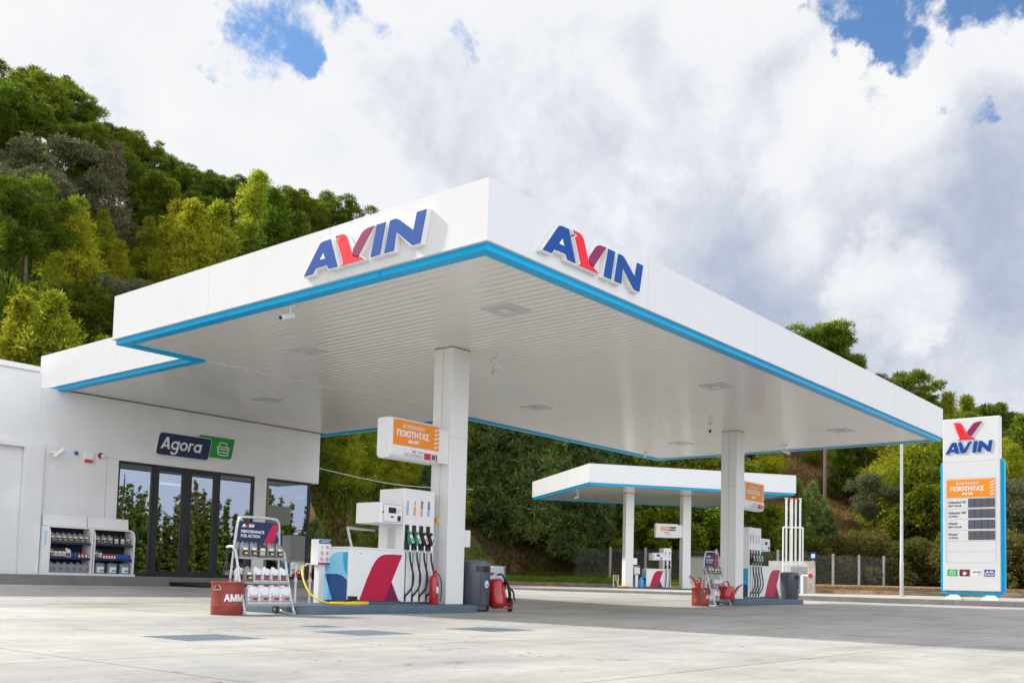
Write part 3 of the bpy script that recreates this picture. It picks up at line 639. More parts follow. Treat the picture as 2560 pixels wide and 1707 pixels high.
_b=M['striplight'].node_tree.nodes['Principled BSDF']; _b.inputs['Emission Color'].default_value=(1,.96,.88,1); _b.inputs['Emission Strength'].default_value=1.3
for _i,(_x,_y) in enumerate(((14.9,28.6),(17.6,29.2))):
    t=thing('strip_light',f'lit strip lamp under the shop ceiling, {("left","right")[_i]} one','ceiling light',(_x,_y,3.9),0,'lit strip lamps inside the shop'); mb=MB(); mb.box(_x-.6,_x+.6,_y-.06,_y+.06,3.5,3.56); part('tube',mb,'striplight',t); mb=MB(); mb.box(_x-.62,_x+.62,_y-.08,_y+.08,3.562,3.6); mb.box(_x-.01,_x+.01,_y-.01,_y+.01,3.6,5.0); part('housing',mb,'white',t)
# plinth in front of the shop
mb=MB(); mb.box(-10,14.35,23.5,FY-.001,.05,.49); mb.box(14.352,20.6,24.35,FY-.001,.05,.485); mb.box(20.42,21.0,24.352,30,.05,.484)
o=part('plinth_kerb',mb,'kerb',bevel=.01); o['kind']='structure'
# annex at the far left
an=thing('annex_building','low white annex wall with coping at the left edge of the picture','building',(9.0,FY,0)); mb=MB()
mb.box(2,11.10,FY+.10,35,FZ-.2,3.66); mb.box(2,11.397,FY+.012,35,3.662,5.58); mb.box(11.12,11.395,FY+.02,FY+.5,FZ-.2,3.66); mb.box(11.06,11.52,FY-.10,FY+.018,FZ-.05,3.74)
part('wall',mb,'wall',an); mb=MB(); mb.box(2,11.34,FY-.04,35,5.582,5.72); part('coping',mb,'white',an,bevel=.01); mb=MB(); mb.box(2,11.055,FY-.06,FY+.028,3.65,3.78); part('ledge',mb,'wall',an)
# small fittings on the shop wall
t=thing('wall_camera','white bracket camera at the far left of the shop wall','camera',(11.8,FY,3.58)); mb=MB(); mb.tube([(11.68,FY,3.56),(11.68,FY-.12,3.58),(11.8,FY-.16,3.6)],.022); mb.box(11.60,11.72,FY-.02,FY,3.48,3.62); part('bracket',mb,'white',t); mb=MB(); mb.tube([(11.76,FY-.14,3.48),(11.93,FY-.30,3.68)],.055,10); part('body',mb,'white',t)
t=thing('beacon_lamp','small round blue lamp on the shop wall','lamp',(12.38,FY,3.65)); mb=MB(); mb.tube([(12.38,FY,3.65),(12.38,FY-.03,3.65)],.05,14); part('base',mb,'frame',t); mb=MB(); mb.tube([(12.38,FY-.03,3.65),(12.38,FY-.08,3.65)],[.045,.03],14); part('lens',mb,'canblue',t)
t=thing('alarm_siren','white alarm siren box with red lower lens on the shop wall','alarm',(12.7,FY,3.6)); mb=MB(); mb.box(12.59,12.82,FY-.08,FY,3.51,3.72); part('body',mb,'white',t,bevel=.02); mb=MB(); mb.box(12.60,12.81,FY-.082,FY-.002,3.44,3.508); part('red_lens',mb,'brightred',t,bevel=.02)
t=thing('fire_bell','small red and white detector on the shop wall left of the glass front','alarm',(13.06,FY,3.66)); mb=MB(); mb.tube([(13.04,FY,3.66),(13.04,FY-.05,3.66)],.075,14); part('base',mb,'redp',t); mb=MB(); mb.tube([(13.09,FY-.05,3.65),(13.09,FY-.10,3.65)],[.055,.03],10); part('lens',mb,'white',t)
# shop sign
fr=Fr((0,FY,0),(1,0,0)); sg=thing('shop_sign','navy and green shop name sign above the shop doors','sign',(15.8,FY,4.25))
mb=MB(); poly(mb,fr,rrect(14.57,16.22,3.885,4.505,.09,shear=.17),.02,.11); part('navy_panel',mb,'navy',sg)
mb=MB(); poly(mb,fr,expand(rrect(14.57,16.22,3.885,4.505,.09,shear=.17),.018),.019,.10); part('panel_edge',mb,'white',sg)
mb=MB(); poly(mb,fr,rrect(15.80,17.01,3.985,4.60,.09,shear=.17,rc=(1,0,1,0)),.0,.098); part('green_panel',mb,'green',sg)
mb=MB(); poly(mb,fr,expand(rrect(15.80,17.01,3.985,4.60,.09,shear=.17,rc=(1,0,1,0)),.015),-.002,.09); part('green_panel_edge',mb,'white',sg)
def shop_name(fr,x0,y0,h,parent):
    """bold round lower-case lettering: cap height h, x-height .74h"""
    sh=.22; mb=MB(); d0,d1=.1105,.1135; r=.37*h; t_=.17*h
    S_=lambda P:[(x0+a+sh*b_,y0+b_) for a,b_ in P]
    def rg(cx,cy,R,w):
        A=circle(cx,cy,R,28); B=circle(cx,cy,R-w,28)
        for i in range(28): j=(i+1)%28; poly(mb,fr,S_([A[i],A[j],B[j],B[i]]),d0,d1)
    def arc(cx,cy,R,w,a0,a1,n=10,dz=0):
        for i in range(n):
            p,q=R_(a0+(a1-a0)*i/n),R_(a0+(a1-a0)*(i+1)/n)
            poly(mb,fr,S_([(cx+R*math.cos(p),cy+R*math.sin(p)),(cx+R*math.cos(q),cy+R*math.sin(q)),(cx+(R-w)*math.cos(q),cy+(R-w)*math.sin(q)),(cx+(R-w)*math.cos(p),cy+(R-w)*math.sin(p))]),d0,d1+dz)
    def bar(a,b_,c,d,dz=.0006): poly(mb,fr,S_([(a,c),(b_,c),(b_,d),(a,d)]),d0,d1+dz)
    W_=.86*h
    poly(mb,fr,S_([(0,0),(.20*h,0),(.46*h,.80*h),(.50*h,h),(.33*h,h)]),d0,d1); poly(mb,fr,S_([(W_,0),(W_-.20*h,0),(W_-.46*h,.80*h),(.34*h,h),(W_-.33*h,h)]),d0,d1+.0006); poly(mb,fr,S_([(.17*h,.18*h),(W_-.17*h,.18*h),(W_-.22*h,.33*h),(.22*h,.33*h)]),d0,d1+.0012)
    x=W_+.04*h+r; rg(x,r,r,t_); bar(x+r-t_,x+r,-.08*h,2*r); arc(x,-.06*h,r,t_,-150,0)
    x=x+r+.07*h+r; rg(x,r,r,t_)
    x=x+r+.08*h; bar(x,x+t_,0,2*r); arc(x+.30*h,.44*h,.30*h,t_,60,180,dz=.0012)
    x=x+.50*h+r; rg(x,r,r,t_); bar(x+r-t_,x+r,0,2*r)
    return part('lettering',mb,'letter',parent)
shop_name(fr,14.70,4.06,.335,sg)
def basket(fr,cx,cy,w,d,parent,m='letter'):
    mb=MB(); k=w/.42; lw=.026*k
    def seg(p,q):
        p=Vector(p)*k; q=Vector(q)*k; dd=(q-p).normalized()*lw*.5; nn=Vector((-dd.y,dd.x))
        poly(mb,fr,[(cx+a.x,cy+a.y) for a in (p-nn-dd*0,q-nn,q+nn,p+nn)],0,d)
    for p,q in (((-.12,.20),(.12,.20)),((-.12,.20),(-.14,.075)),((.12,.20),(.14,.075)),((-.22,.07),(.22,.07)),((-.21,.07),(-.16,-.18)),((.21,.07),(.16,-.18)),((-.16,-.18),(.16,-.18)),((-.19,-.0),(.19,-.0)),((-.175,-.09),(.175,-.09))): seg(p,q)
    return part('basket_emblem',mb,m,parent)
basket(Fr((0,FY-.0982,0),(1,0,0)),16.72,4.26,.40,.003,sg)
# door mat
t=thing('door_mat','black mat on the ground in front of the shop doors','mat',(15.6,23.5,.25)); mb=MB(); mb.add([(14.9,22.5,.275),(16.9,22.5,.275),(16.9,24.3,.37),(14.9,24.3,.37),(14.9,22.5,.22),(16.9,22.5,.22),(16.9,24.3,.2),(14.9,24.3,.2)],[(0,1,2,3),(0,4,5,1),(1,5,6,2),(3,7,4,0),(2,6,7,3)]); part('sheet',mb,'rubber',t)
# ------------------------------------------------------------------ bottles
def rbox(mb,cx,cy,z0,z1,hw,hd,r=.012): return mb.loft([(cx,cy,z0,hw*.94,hd*.94,r),(cx,cy,z0+.008,hw,hd,r),(cx,cy,z1-.008,hw,hd,r),(cx,cy,z1,hw*.94,hd*.94,r)],4)
def proto_bottle(name,label,cat,w,d,h,m,cap,lab1,lab2=None,kind='oil'):
    t=thing(name,label,cat); mb=MB()
    if kind=='oil':
        mb.loft([(0,0,0,w*.47,d*.47,.012),(0,0,.006,w/2,d/2,.012),(0,0,h*.70,w/2,d/2,.012),(-w*.05,0,h*.80,w*.42,d*.42,.012),(-w*.16,0,h*.87,w*.22,d*.3,.01),(-w*.18,0,h*.93,w*.16,d*.24,.01)],4)
        mb.tube([(w*.02,0,h*.86),(w*.22,0,h*.86),(w*.38,0,h*.80),(w*.44,0,h*.66)],d*.13,6)
    elif kind=='jug':
        mb.loft([(0,0,0,w*.47,d*.47,.02),(0,0,.008,w/2,d/2,.02),(0,0,h*.78,w/2,d/2,.02),(0,0,h*.90,w*.36,d*.4,.02),(0,0,h*.93,w*.2,d*.3,.01)],4)
        mb.tube([(-w*.42,0,h*.8),(-w*.30,0,h*.95),(0,0,h*.97),(w*.1,0,h*.95)],d*.09,6)
    elif kind=='can':
        mb.lathe([(w*.48,0),(w/2,.01),(w/2,h*.85),(w*.3,h*.9),(w*.3,h*.92)],n=12)
    elif kind=='square':
        mb.loft([(0,0,0,w*.47,d*.47,.03),(0,0,.01,w/2,d/2,.03),(0,0,h*.86,w/2,d/2,.03),(0,0,h*.92,w*.42,d*.4,.03)],4); mb.tube([(-w*.2,0,h*.92),(-w*.18,0,h*.98),(w*.18,0,h*.98),(w*.2,0,h*.92)],.012,6)
    elif kind=='peak':
        mb.loft([(0,0,0,w*.47,d*.47,.02),(0,0,.008,w/2,d/2,.02),(0,0,h*.74,w/2,d/2,.02),(0,0,h*.86,w*.30,d*.36,.02),(0,0,h*.96,w*.08,d*.1,.005)],4)
    part('body',mb,m,t,smooth='auto')
    mb=MB(); cx=-w*.18 if kind=='oil' else (w*.2 if kind=='jug' else 0); hz_=h*.93 if kind in('oil','jug') else (h*.92 if kind!='peak' else h*.955)
    mb.lathe([(w*.13 if kind!='can' else w*.3,0),(w*.13 if kind!='can' else w*.3,h*.065)],(cx,0,hz_),10); part('cap',mb,cap,t)
    f=Fr((0,-d/2-.0005,0),(1,0,0)); mb=MB(); lw=w*.36
    if kind=='peak': rect(mb,f,w*.1,w*.48,h*.28,h*.48,0,.0015)
    else: rect(mb,f,-lw,lw,h*.12,h*.60,0,.0015)
    lb=part('label',mb,lab1,t)
    if lab2:
        mb=MB(); rect(mb,f,-lw*.2,lw*.95,h*.22,h*.34,.0016,.0025); part('label_band',mb,lab2,lb)
        mb=MB(); rect(mb,f,-lw*.8,lw*.8,h*.48,h*.62,.0016,.0025); part('label_mark',mb,'letter',lb)
    return t
PB={}
def bottle(kind,loc,label,group,rz=0):
    P={'grey':('oil_bottle','oil bottle',.142,.085,.245,'oilgrey','oilgrey','frame','labelyel','oil'),
       'dark':('oil_bottle','oil bottle',.14,.085,.245,'oildark','oildark','sign line','labelyel','oil'),
       'white':('oil_bottle','oil bottle',.148,.085,.245,'oilwhite','oilwhite','sign grey','labelred','oil'),
       'jug':('oil_jug','oil jug',.215,.15,.30,'oilwhite','labelred','sign line','labelred','jug'),
       'clear':('coolant_jug','jug',.19,.13,.27,'clearblue','clearblue','labelred',None,'peak'),
       'square':('oil_canister','canister',.25,.20,.29,'clearblue','frame','letter','canblue','square'),
       'red':('drink_can','can',.065,.065,.14,'labelred','labelred','letter',None,'can'),
       'blue':('drink_can','can',.065,.065,.14,'canblue','canblue','canblue',None,'can')}[kind]
    if kind not in PB:
        PB[kind]=proto_bottle(P[0],label,P[1],*P[2:]); o=PB[kind]; o.location=loc; o.rotation_euler=(0,0,rz); o['group']=group; return o
    return dup(PB[kind],loc,rz,label,group)
ORD=['first','second','third','fourth','fifth','sixth','seventh','eighth','ninth','tenth','eleventh','twelfth','thirteenth','fourteenth','fifteenth','sixteenth','seventeenth','eighteenth','nineteenth','twentieth','twenty-first','twenty-second','twenty-third']
# ------------------------------------------------------------------ display cabinets by the shop wall
def cabinet(x0,x1,label,side):
    t=thing('display_cabinet',label,'display cabinet',(x0,24.4,FZ-.01)); z0=FZ-.01
    def sidep(x,xx,nm,ml):
        mb=MB(); f=Fr((x,0,0),(0,-1,0)); prof=[(-24.88,z0+.06),(-24.38,z0+.06),(-24.36,z0+1.02),(-24.40,z0+1.12),(-24.47,z0+1.19),(-24.56,z0+1.22),(-24.88,z0+1.235)]
        poly(mb,f,prof,-(xx-x)/1.0 if True else 0,0); return part(nm,mb,ml,t)
    sidep(x0,x0+.035,'side_panel','white'); sidep(x1-.035,x1,'side_panel','white')
    mb=MB(); mb.box(x0-.02,x1+.02,24.33,24.88,z0,z0+.058); part('base',mb,'white',t)
    mb=MB(); mb.box(x0+.037,x1-.037,24.84,24.87,z0+.06,z0+1.2); part('back_panel',mb,'dark',t)
    mb=MB(); mb.box(x0+.037,x1-.037,24.50,24.83,z0+1.19,z0+1.225); part('top',mb,'white',t)
    for z in (z0+.42,z0+.80):
        mb=MB(); mb.box(x0+.037,x1-.037,24.42,24.838,z,z+.02); mb.box(x0+.037,x1-.037,24.40,24.419,z-.02,z+.03); part('shelf',mb,'navy',t)
    mb=MB(); f=Fr((0,24.76,z0+1.238),(1,0,0),(0,.12,1)); rect(mb,f,x0,x1,.0,.28,0,.02); part('raised_shutter',mb,'white',t)
    if side:
        mb=MB(); mb.box(x0-.003,x0-.001,24.50,24.62,z0+.75,z0+1.1); part('paper_label',mb,'emblem',t)
    return t
G1='bottles and cans in the display cabinets'
cabinet(11.56,12.69,'left white display cabinet of oil bottles against the shop wall',True)
cabinet(12.72,13.85,'right white display cabinet of oil bottles against the shop wall',False)
def row(cab,x0,x1,z,kinds,shelf,y=24.50):
    n=len(kinds)
    for i,k in enumerate(kinds):
        nm={'grey':'grey oil bottle','dark':'dark oil bottle','white':'white oil bottle','clear':'bluish coolant jug','square':'grey square oil canister','red':'white and red can','blue':'blue can'}[k]
        same=[j for j in range(n) if kinds[j]==k]; od=ORD[same.index(i)]
        bottle(k,(x0+(x1-x0)*(i+.5)/n,y+.0,z),f'{od} {nm} from the left, {shelf} shelf of the {cab} cabinet',G1)
zc=FZ-.01
row('left',11.62,12.64,zc+.822,['grey']*7,'top'); row('left',11.62,12.15,zc+.442,['grey','dark','dark','dark','white'],'middle')
row('left',12.17,12.62,zc+.442,['blue','blue','red','red','red'],'middle'); row('left',11.60,12.64,zc+.06,['clear']*6,'bottom')
row('right',12.78,13.80,zc+.822,['grey','grey','grey','dark','dark','grey'],'top'); row('right',12.78,13.0,zc+.442,['grey','dark'],'middle')
row('right',13.02,13.82,zc+.442,['red']*5+['blue']*6,'middle'); row('right',12.78,13.80,zc+.06,['square']*3,'bottom',24.52)
# ------------------------------------------------------------------ islands
def island(label,x0,x1,y0,y1,z0,z1):
    t=thing('pump_island',label,'kerb',(x0,y0,z0)); mb=MB(); cx,cy=(x0+x1)/2,(y0+y1)/2; hw,hd=(x1-x0)/2,(y1-y0)/2
    mb.loft([(cx,cy,z0-.06,hw,hd,.42),(cx,cy,z1-.03,hw,hd,.42),(cx,cy,z1-.01,hw-.012,hd-.012,.41),(cx,cy,z1,hw-.035,hd-.035,.40)],8); part('slab',mb,'island',t,smooth='auto')
island('blue grey raised island under the near pump',10.12,14.72,12.72,14.55,-.02,IZ1)
island('blue grey raised island under the far right pump',25.95,30.75,12.85,14.55,.08,IZ2)
# ------------------------------------------------------------------ pumps
def pump(label,loc,rz=0,side=-1,nh=4,cw=1.30,tw=.84,H=2.19,cols=('greenp','greenp','black','black'),labs=None,group='fuel pumps on the islands',dp=.68,bluetower=False):
    t=thing('fuel_pump',label,'fuel pump',(0,0,0),0,group)
    zc0=.06; ch=.99
    a,b=(-cw,0) if side<0 else (tw,tw+cw)
    mb=MB(); mb.box(a+.002 if side>0 else a,b if side>0 else b-.002,0.0,dp,zc0,ch); cab=part('cabinet',mb,'white',t,bevel=.012)
    mb=MB(); mb.box(a-.01,b+(.0 if side<0 else .01),-.006,dp+.01,ch+.0005,ch+.035); part('cabinet_lid',mb,'white',t,bevel=.006)
    mb=MB(); mb.box(a+.04,b-.01,.02,dp-.02,0,zc0-.001); part('cabinet_plinth',mb,'island',t)
    mb=MB(); mb.box(0,tw,0,dp,0.04,H); part('tower',mb,'white',t,bevel=.012)
    mb=MB(); mb.box(.01,tw-.01,.012,dp-.012,0,.039); part('tower_plinth',mb,'island',t)
    # display head
    hx0,hx1=(-.62,-.003) if side<0 else (tw+.003,tw+.60)
    mb=MB(); mb.box(hx0,hx1,-.03,dp-.02,1.49,1.885); hd=part('display_head',mb,'white',t,bevel=.03)
    f=Fr((hx0,-.0305,1.49),(1,0,0)); w=hx1-hx0
    mb=MB(); o=rrect(.06,w-.05,.035,.365,.03); i_=rrect(.066,w-.056,.041,.359,.026)
    for k in range(len(o)): poly(mb,f,[o[k],o[(k+1)%len(o)],i_[(k+1)%len(o)],i_[k]],0,.002)
    part('panel_outline',mb,'black',hd)
    mb=MB(); rect(mb,f,.20,.39,.20,.305,0,.003); part('screen',mb,'sign grey' if False else mat_once('pump_screen',(.035,.025,.04),.15),hd)
    mb=MB(); rect(mb,f,.26,.33,.115,.145,0,.003); part('small_screen',mb,'black',hd)
    mb=MB(); rect(mb,f,.43,.515,.06,.16,0,.003); part('keypad',mb,'frame',hd)
    mb=MB(); poly(mb,f,circle(.06,.21,.02),0,.004); part('lock',mb,'black',hd)
    mb=MB(); 
    for k in range(3): rect(mb,f,.42,.47,.21+.03*k,.222+.03*k,0,.002); rect(mb,f,.49,.505,.21+.03*k,.222+.03*k,0,.002)
    part('caption_lines',mb,'sign line',hd)
    # louvres on the tower flank
    mb=MB(); xs=-.004 if side<0 else tw+.001
    for k in range(26): mb.box(xs,xs+.003,.20,.42,1.05+k*.0155,1.056+k*.0155)
    part('louvres',mb,'sign line',t)
    # screws
    mb=MB(); f=Fr((a,-.001,0),(1,0,0)); poly(mb,f,circle(.26,.915,.012),0,.003); poly(mb,f,circle(cw-.22,.925,.012),0,.003); part('locks',mb,'sign grey',cab)
    # red arrow graphic
    s_=cw/1.30
    g=lambda P:[(x*s_ ,z) for x,z in P]
    mb=MB(); poly(mb,f,g([(.25,zc0+.002),(.42,.45),(.53,.66),(.60,.765),(.68,.845),(.77,.895),(.86,.915),(.96,.922),(1.297,.922),(1.04,.41),(1.235,zc0+.002)]),.0005,.003); part('red_graphic',mb,'crimson',cab)
    mb=MB(); poly(mb,f,g([(.87,zc0+.003),(1.04,.408),(1.233,zc0+.003)]),.0032,.0045); part('dark_red_graphic',mb,'darkcrimson',cab)
    # flank graphics
    if side<0:
        f=Fr((a,dp,0),(0,-1,0)); q=dp
        L=[(.0,zc0+.003),(.0,.53),(.04,.68),(.12,.82),(.22,.90),(.34,.93),(q*.93,.93),(q*.93,zc0+.003)]
        mb=MB(); poly(mb,f,L,.0005,.003); part('pale_blue_graphic',mb,'sky',cab)
        mb=MB(); poly(mb,f,[(.02,.53),(.36,.535),(.48,.51),(q*.93,.43),(q*.93,zc0+.004),(.24,zc0+.004)],.0032,.0045); part('dark_blue_graphic',mb,'navyp',cab)
        mb=MB(); poly(mb,f,[(.50,.93-.001),(.50,.80),(.56,.60),(q*.93-.001,.50),(q*.93-.001,.929)],.0032,.004); part('mid_blue_graphic',mb,'cyan',cab)
    else:
        f=Fr((0,dp,0),(0,-1,0)); q=dp
        mb=MB(); rect(mb,f,.05,q-.03,.05,.92,.0005,.003); part('blue_graphic',mb,'cyan',t)
        mb=MB(); poly(mb,f,[(.05,.051),(.05,.56),(.25,.56),(.42,.50),(q-.031,.40),(q-.031,.051)],.0032,.0045); part('dark_blue_graphic',mb,'navy',t)
    # hose bays
    pit=tw/nh if nh<4 else .191
    for k in range(nh):
        x=.045+k*pit+(.02 if nh<4 else 0)
        mb=MB(); mb.box(x-.002,x+.10,-.012,.0,1.20,1.50); mb.box(x-.01,x+.115,-.06,-.001,1.03,1.199); hb=part('holster',mb,'black',t,bevel=.004)
        mb=MB(); mb.box(x+.03,x+.055,-.004,.001,.02,.98); part('hose_slot',mb,'sign grey',t)
        c=cols[k]
        nz=MB()
        nz.tube([(x+.02,-.05,1.40),(x+.035,-.06,1.33)],.008,6)
        nz.loft([(x+.055,-.075,1.115,.022,.02,.01),(x+.06,-.08,1.16,.045,.028,.015),(x+.05,-.08,1.24,.04,.028,.015),(x+.045,-.08,1.30,.022,.02,.01),(x+.06,-.085,1.34,.032,.028,.02),(x+.06,-.085,1.375,.02,.02,.015)],4)
        nzo=part('nozzle',nz,c,t,smooth='auto')
        ff=Fr((x+.06,-.115,1.14),(1,0,0),(0,0,1)); mb=MB()
        cap=[]; ca,sa=math.cos(R_(-62)),math.sin(R_(-62))
        def rt(u,v): return (u*ca-v*sa,u*sa+v*ca)
        pts=rrect(-.02,.16,-.028,.028,.027); pts=[rt(u,v) for u,v in pts]; pts=[(u-.01,v+.155) for u,v in pts]
        poly(mb,ff,pts,0,.01); lb=part('grip_plate',mb,'letter',nzo)
        pts=rrect(.045,.14,-.014,.014,.012); pts=[rt(u,v) for u,v in pts]; pts=[(u-.01,v+.155) for u,v in pts]; mb=MB(); poly(mb,ff,pts,.0102,.012); part('grip_label',mb,('canblue','labelred','labelred','canblue')[k] if nh==4 else 'labelred',lb)
        mb=MB(); mb.tube([(x+.075,-.075,1.115),(x+.08,-.075,.99)],.017,8); part('swivel',mb,'steel',nzo)
        if c=='greenp':
            mb=MB(); mb.tube([(x+.08,-.075,.99),(x+.08,-.075,.92)],.026,8); part('hose_sleeve',mb,'greenp',nzo)
        pts=[(x+.08,-.075,.985),(x+.085,-.08,.86),(x+.115,-.09,.72),(x+.155,-.10,.58),(x+.17,-.10,.46),(x+.155,-.09,.34),(x+.11,-.07,.25),(x+.06,-.05,.19),(x+.042,-.02,.15),(x+.042,-.012,.06)]
        if nh<4: pts=[(x+.08,-.075,.985),(x+.08,-.08,.7),(x+.07,-.08,.45),(x+.06,-.06,.2),(x+.05,-.02,.08)]
        mb=MB(); mb.tube(catmull(pts,4),.019,8); part('hose',mb,'rubber',t,smooth=True)
        # product label, reading upwards
        f=Fr((x+.02,-.001,1.70),(1,0,0)); lc=(('canlab','navlab'),)
        top,bot=labs[k]
        mb=MB(); poly(mb,f,[(.0,.0),(.055,-.012),(.062,.14),(.007,.152)],.0005,.003); part('product_label',mb,bot[0],t)
        mb=MB(); poly(mb,f,[(.007,.153),(.062,.141),(.068,.27),(.012,.282)],.0005,.003); l2=part('product_label',mb,top[0],t)
        text(f,bot[1],.048,.008,.12,.036,'letter',t,bold=.02,shear=.2,d=.0035,rot=1)
        text(f,top[1],.054,.16,.10,.034,top[2],t,bold=.02,shear=.2,d=.0035,rot=1)
    t.location=loc; t.rotation_euler=(0,0,rz); return t
_mo={}
def mat_once(n,c,r):
    if n not in _mo: _mo[n]=mat(n,c,r)
    return _mo[n]
def catmull(P,k=6):
    P=[Vector(p) for p in P]; out=[]
    for i in range(len(P)-1):
        a,b,c,d=P[max(i-1,0)],P[i],P[i+1],P[min(i+2,len(P)-1)]
        for j in range(k):
            t=j/k; out.append(.5*((2*b)+(-a+c)*t+(2*a-5*b+4*c-d)*t*t+(-a+3*b-3*c+d)*t*t*t))
    out.append(P[-1]); return out
M['lbblue']=mat('product_blue',(.06,.36,.75),.4); M['lborange']=mat('product_orange',(.85,.17,.02),.4)
VL=('lbblue','VALUE'); AC=('lborange','ACTION')
LB4=[(('letter','95','darktext'),VL),(('letter','100','darktext'),AC),(('black','Diesel','letter'),AC),(('black','Diesel','letter'),VL)]
pump('large white fuel pump with crimson arrow on the near island',(13.05,13.40,IZ1),labs=LB4)
pump('large white fuel pump behind the far column on the right island',(27.95,13.55,IZ2),side=1,labs=[LB4[3],LB4[2],LB4[1],LB4[0]],cols=('black','black','greenp','greenp'),cw=1.42,tw=.84)
# ------------------------------------------------------------------ bracket signs
def quality_panel(fr,w,h,parent,full=True):
    """orange panel: (0,0) lower left of the orange field"""
    mb=MB(); rect(mb,fr,0,w,0,h,.0005,.003); p=part('orange_panel',mb,'orange',parent)
    text(fr,'ΕΞΑΣΦΑΛΙΣΗ',w*.20,h*.70,w*.46,h*.15,'letter',p,bold=.03,d=.0045)
    text(fr,'ΠΟΙΟΤΗΤΑΣ',w*.075,h*.35,w*.70,h*.27,'letter',p,bold=.06,d=.0045)
    k=w*.24; mb=MB()
    for q in ('A','V','I','N'): poly(mb,fr,[(w*.31+x*k/2.765,h*.14+y*h*.13/.49) for x,y in LG[q]],.0035,.0048)
    part('lettering',mb,'letter',p)
    mb=MB()
    for i in range(5):
        y=h*(.10+i*.172); x=w*.89
        poly(mb,fr,[(x,y+h*.05),(x+w*.03,y-h*.02),(x+w*.106,y+h*.085),(x+w*.108,y+h*.125),(x+w*.03,y+h*.045),(x+w*.012,y+h*.09)],.0035,.0048)
    part('tick_marks',mb,'letter',p)
    return p
def bracket_sign(label,x0,x1,y0,z0,z1,colx,xf):
    t=thing('bracket_sign',label,'sign',(x0,y0,z0),0,None); mb=MB()
    fr=Fr((0,y0+.36,0),(1,0,0))
    # body with rounded, tapered lower edge
    f=Fr((x0,0,0),(0,-1,0)); a=-(y0+.36); pts=[(a+.06,z0),(a+.30,z0),(a+.36,z0+.06),(a+.36,z1-.03),(a+.33,z1),(a+.03,z1),(a,z1-.03),(a,z0+.06)]
    poly(mb,f,pts,-(x1-x0),0); part('housing',mb,'white',t,bevel=.012)
    mb=MB(); mb.box(x1-.03 if colx>x1 else x0-.2,colx if colx>x1 else x0+.03,y0+.05,y0+.31,z0+.04,z1-.06); 
    part('mounting_box',mb,'white',t)
    fr=Fr((x0,y0-.0005,z0),(1,0,0)); w=x1-x0; h=z1-z0
    q=Fr(fr.p(.07,.30*h+.02,0),(1,0,0)); quality_panel(q,w-.09,h*.63,t)
    text(fr,'ΜΕ ΤΗΝ',w*.44,h*.185,w*.22,h*.065,'darktext',t,d=.003); text(fr,'ΠΙΣΤΟΠΟΙΗΣΗ',w*.28,h*.085,w*.38,h*.07,'darktext',t,d=.003)
    mb=MB(); rect(mb,fr,w*.685,w*.96,h*.07,h*.23,.0005,.003); part('certificate_mark',mb,'labelred',t)
    mb=MB(); poly(mb,fr,circle(w*.875,h*.15,h*.098),.0032,.0045); e_=part('round_emblem',mb,'letter',t); mb=MB(); poly(mb,fr,circle(w*.875,h*.15,h*.075),.0047,.006); part('emblem_core',mb,'sign grey',e_)
    return t
bracket_sign('orange and white box sign on the left side of the near column',12.47,13.78,13.22,2.84,3.60,14.09,0)
bracket_sign('orange and white box sign on the right side of the far column',26.985,28.33,13.25,2.96,3.80,26.9,0)
# white junction boxes on columns
def jbox(label,x,y,z,rz=0):
    t=thing('junction_box',label,'box',(x,y,z),0,None); mb=MB(); mb.box(x,x+.19,y,y+.24,z,z+.34); part('body',mb,'white',t,bevel=.008); mb=MB(); mb.box(x+.02,x+.17,y-.006,y-.001,z+.03,z+.31); part('cover',mb,'white',t); return t
jbox('white box fixed to the right side of the near column',14.597,13.24,1.27)
t=thing('emergency_button','small yellow box on the near column above the extinguisher','button',(14.04,13.5,1.8)); mb=MB(); mb.box(14.03,14.088,13.46,13.54,1.74,1.82); part('case',mb,'yellow',t); mb=MB(); mb.tube([(14.029,13.5,1.78),(14.01,13.5,1.78)],.015); part('button',mb,'brightred',t)
# ------------------------------------------------------------------ safety sign, pipes, hose
def safety_sign(label,x,y,z0,h=1.15,group='notice boards on posts'):
    t=thing('safety_notice',label,'sign',(0,0,0),0,group); mb=MB(); mb.box(-.07,.07,.0,.14,0,h-.4); part('post',mb,'white',t,bevel=.01)
    mb=MB(); mb.box(-.15,.15,-.05,.16,h-.47,h); b=part('board',mb,'white',t,bevel=.012)
    f=Fr((-.14,-.0505,h-.46),(1,0,0)); mb=MB(); rect(mb,f,0,.28,.38,.45,.0003,.002); part('blue_header',mb,'logoblue',b)
    mb=MB()
    for q in (0,1): rect(mb,f,.05-.02*q,.23+.02*q,.425-.022*q,.431-.022*q,.0022,.003)
    part('header_lines',mb,'letter',b)
    mb=MB(); rect(mb,f,0,.135,0,.04,.0003,.002); part('red_strip',mb,'labelred',b); mb=MB(); rect(mb,f,.137,.28,0,.04,.0003,.002); part('blue_strip',mb,'logoblue',b)
    for i in range(3):
        for j in range(2):
            cx,cy=.08+.12*j,.32-.11*i
            if i==0 and j==0:
                mb=MB(); poly(mb,f,[(cx-.035,cy-.028),(cx+.035,cy-.028),(cx,cy+.035)],.0003,.002); part('warning_triangle',mb,'yellow',b)
            else:
                mb=MB(); ring(mb,f,cx,cy,.034,.007,.0003,.002,16); poly(mb,f,[(cx-.022,cy+.018),(cx-.017,cy+.024),(cx+.022,cy-.018),(cx+.017,cy-.024)],.0021,.003); part('prohibition_ring',mb,'labelred',b)
                mb=MB(); poly(mb,f,circle(cx,cy,.012,8),.0003,.0018); part('pictogram',mb,'black',b)
    t.location=(x,y,z0); return t
ss=safety_sign('white notice board with red rings at the left end of the near pump',11.63,14.0,IZ1)
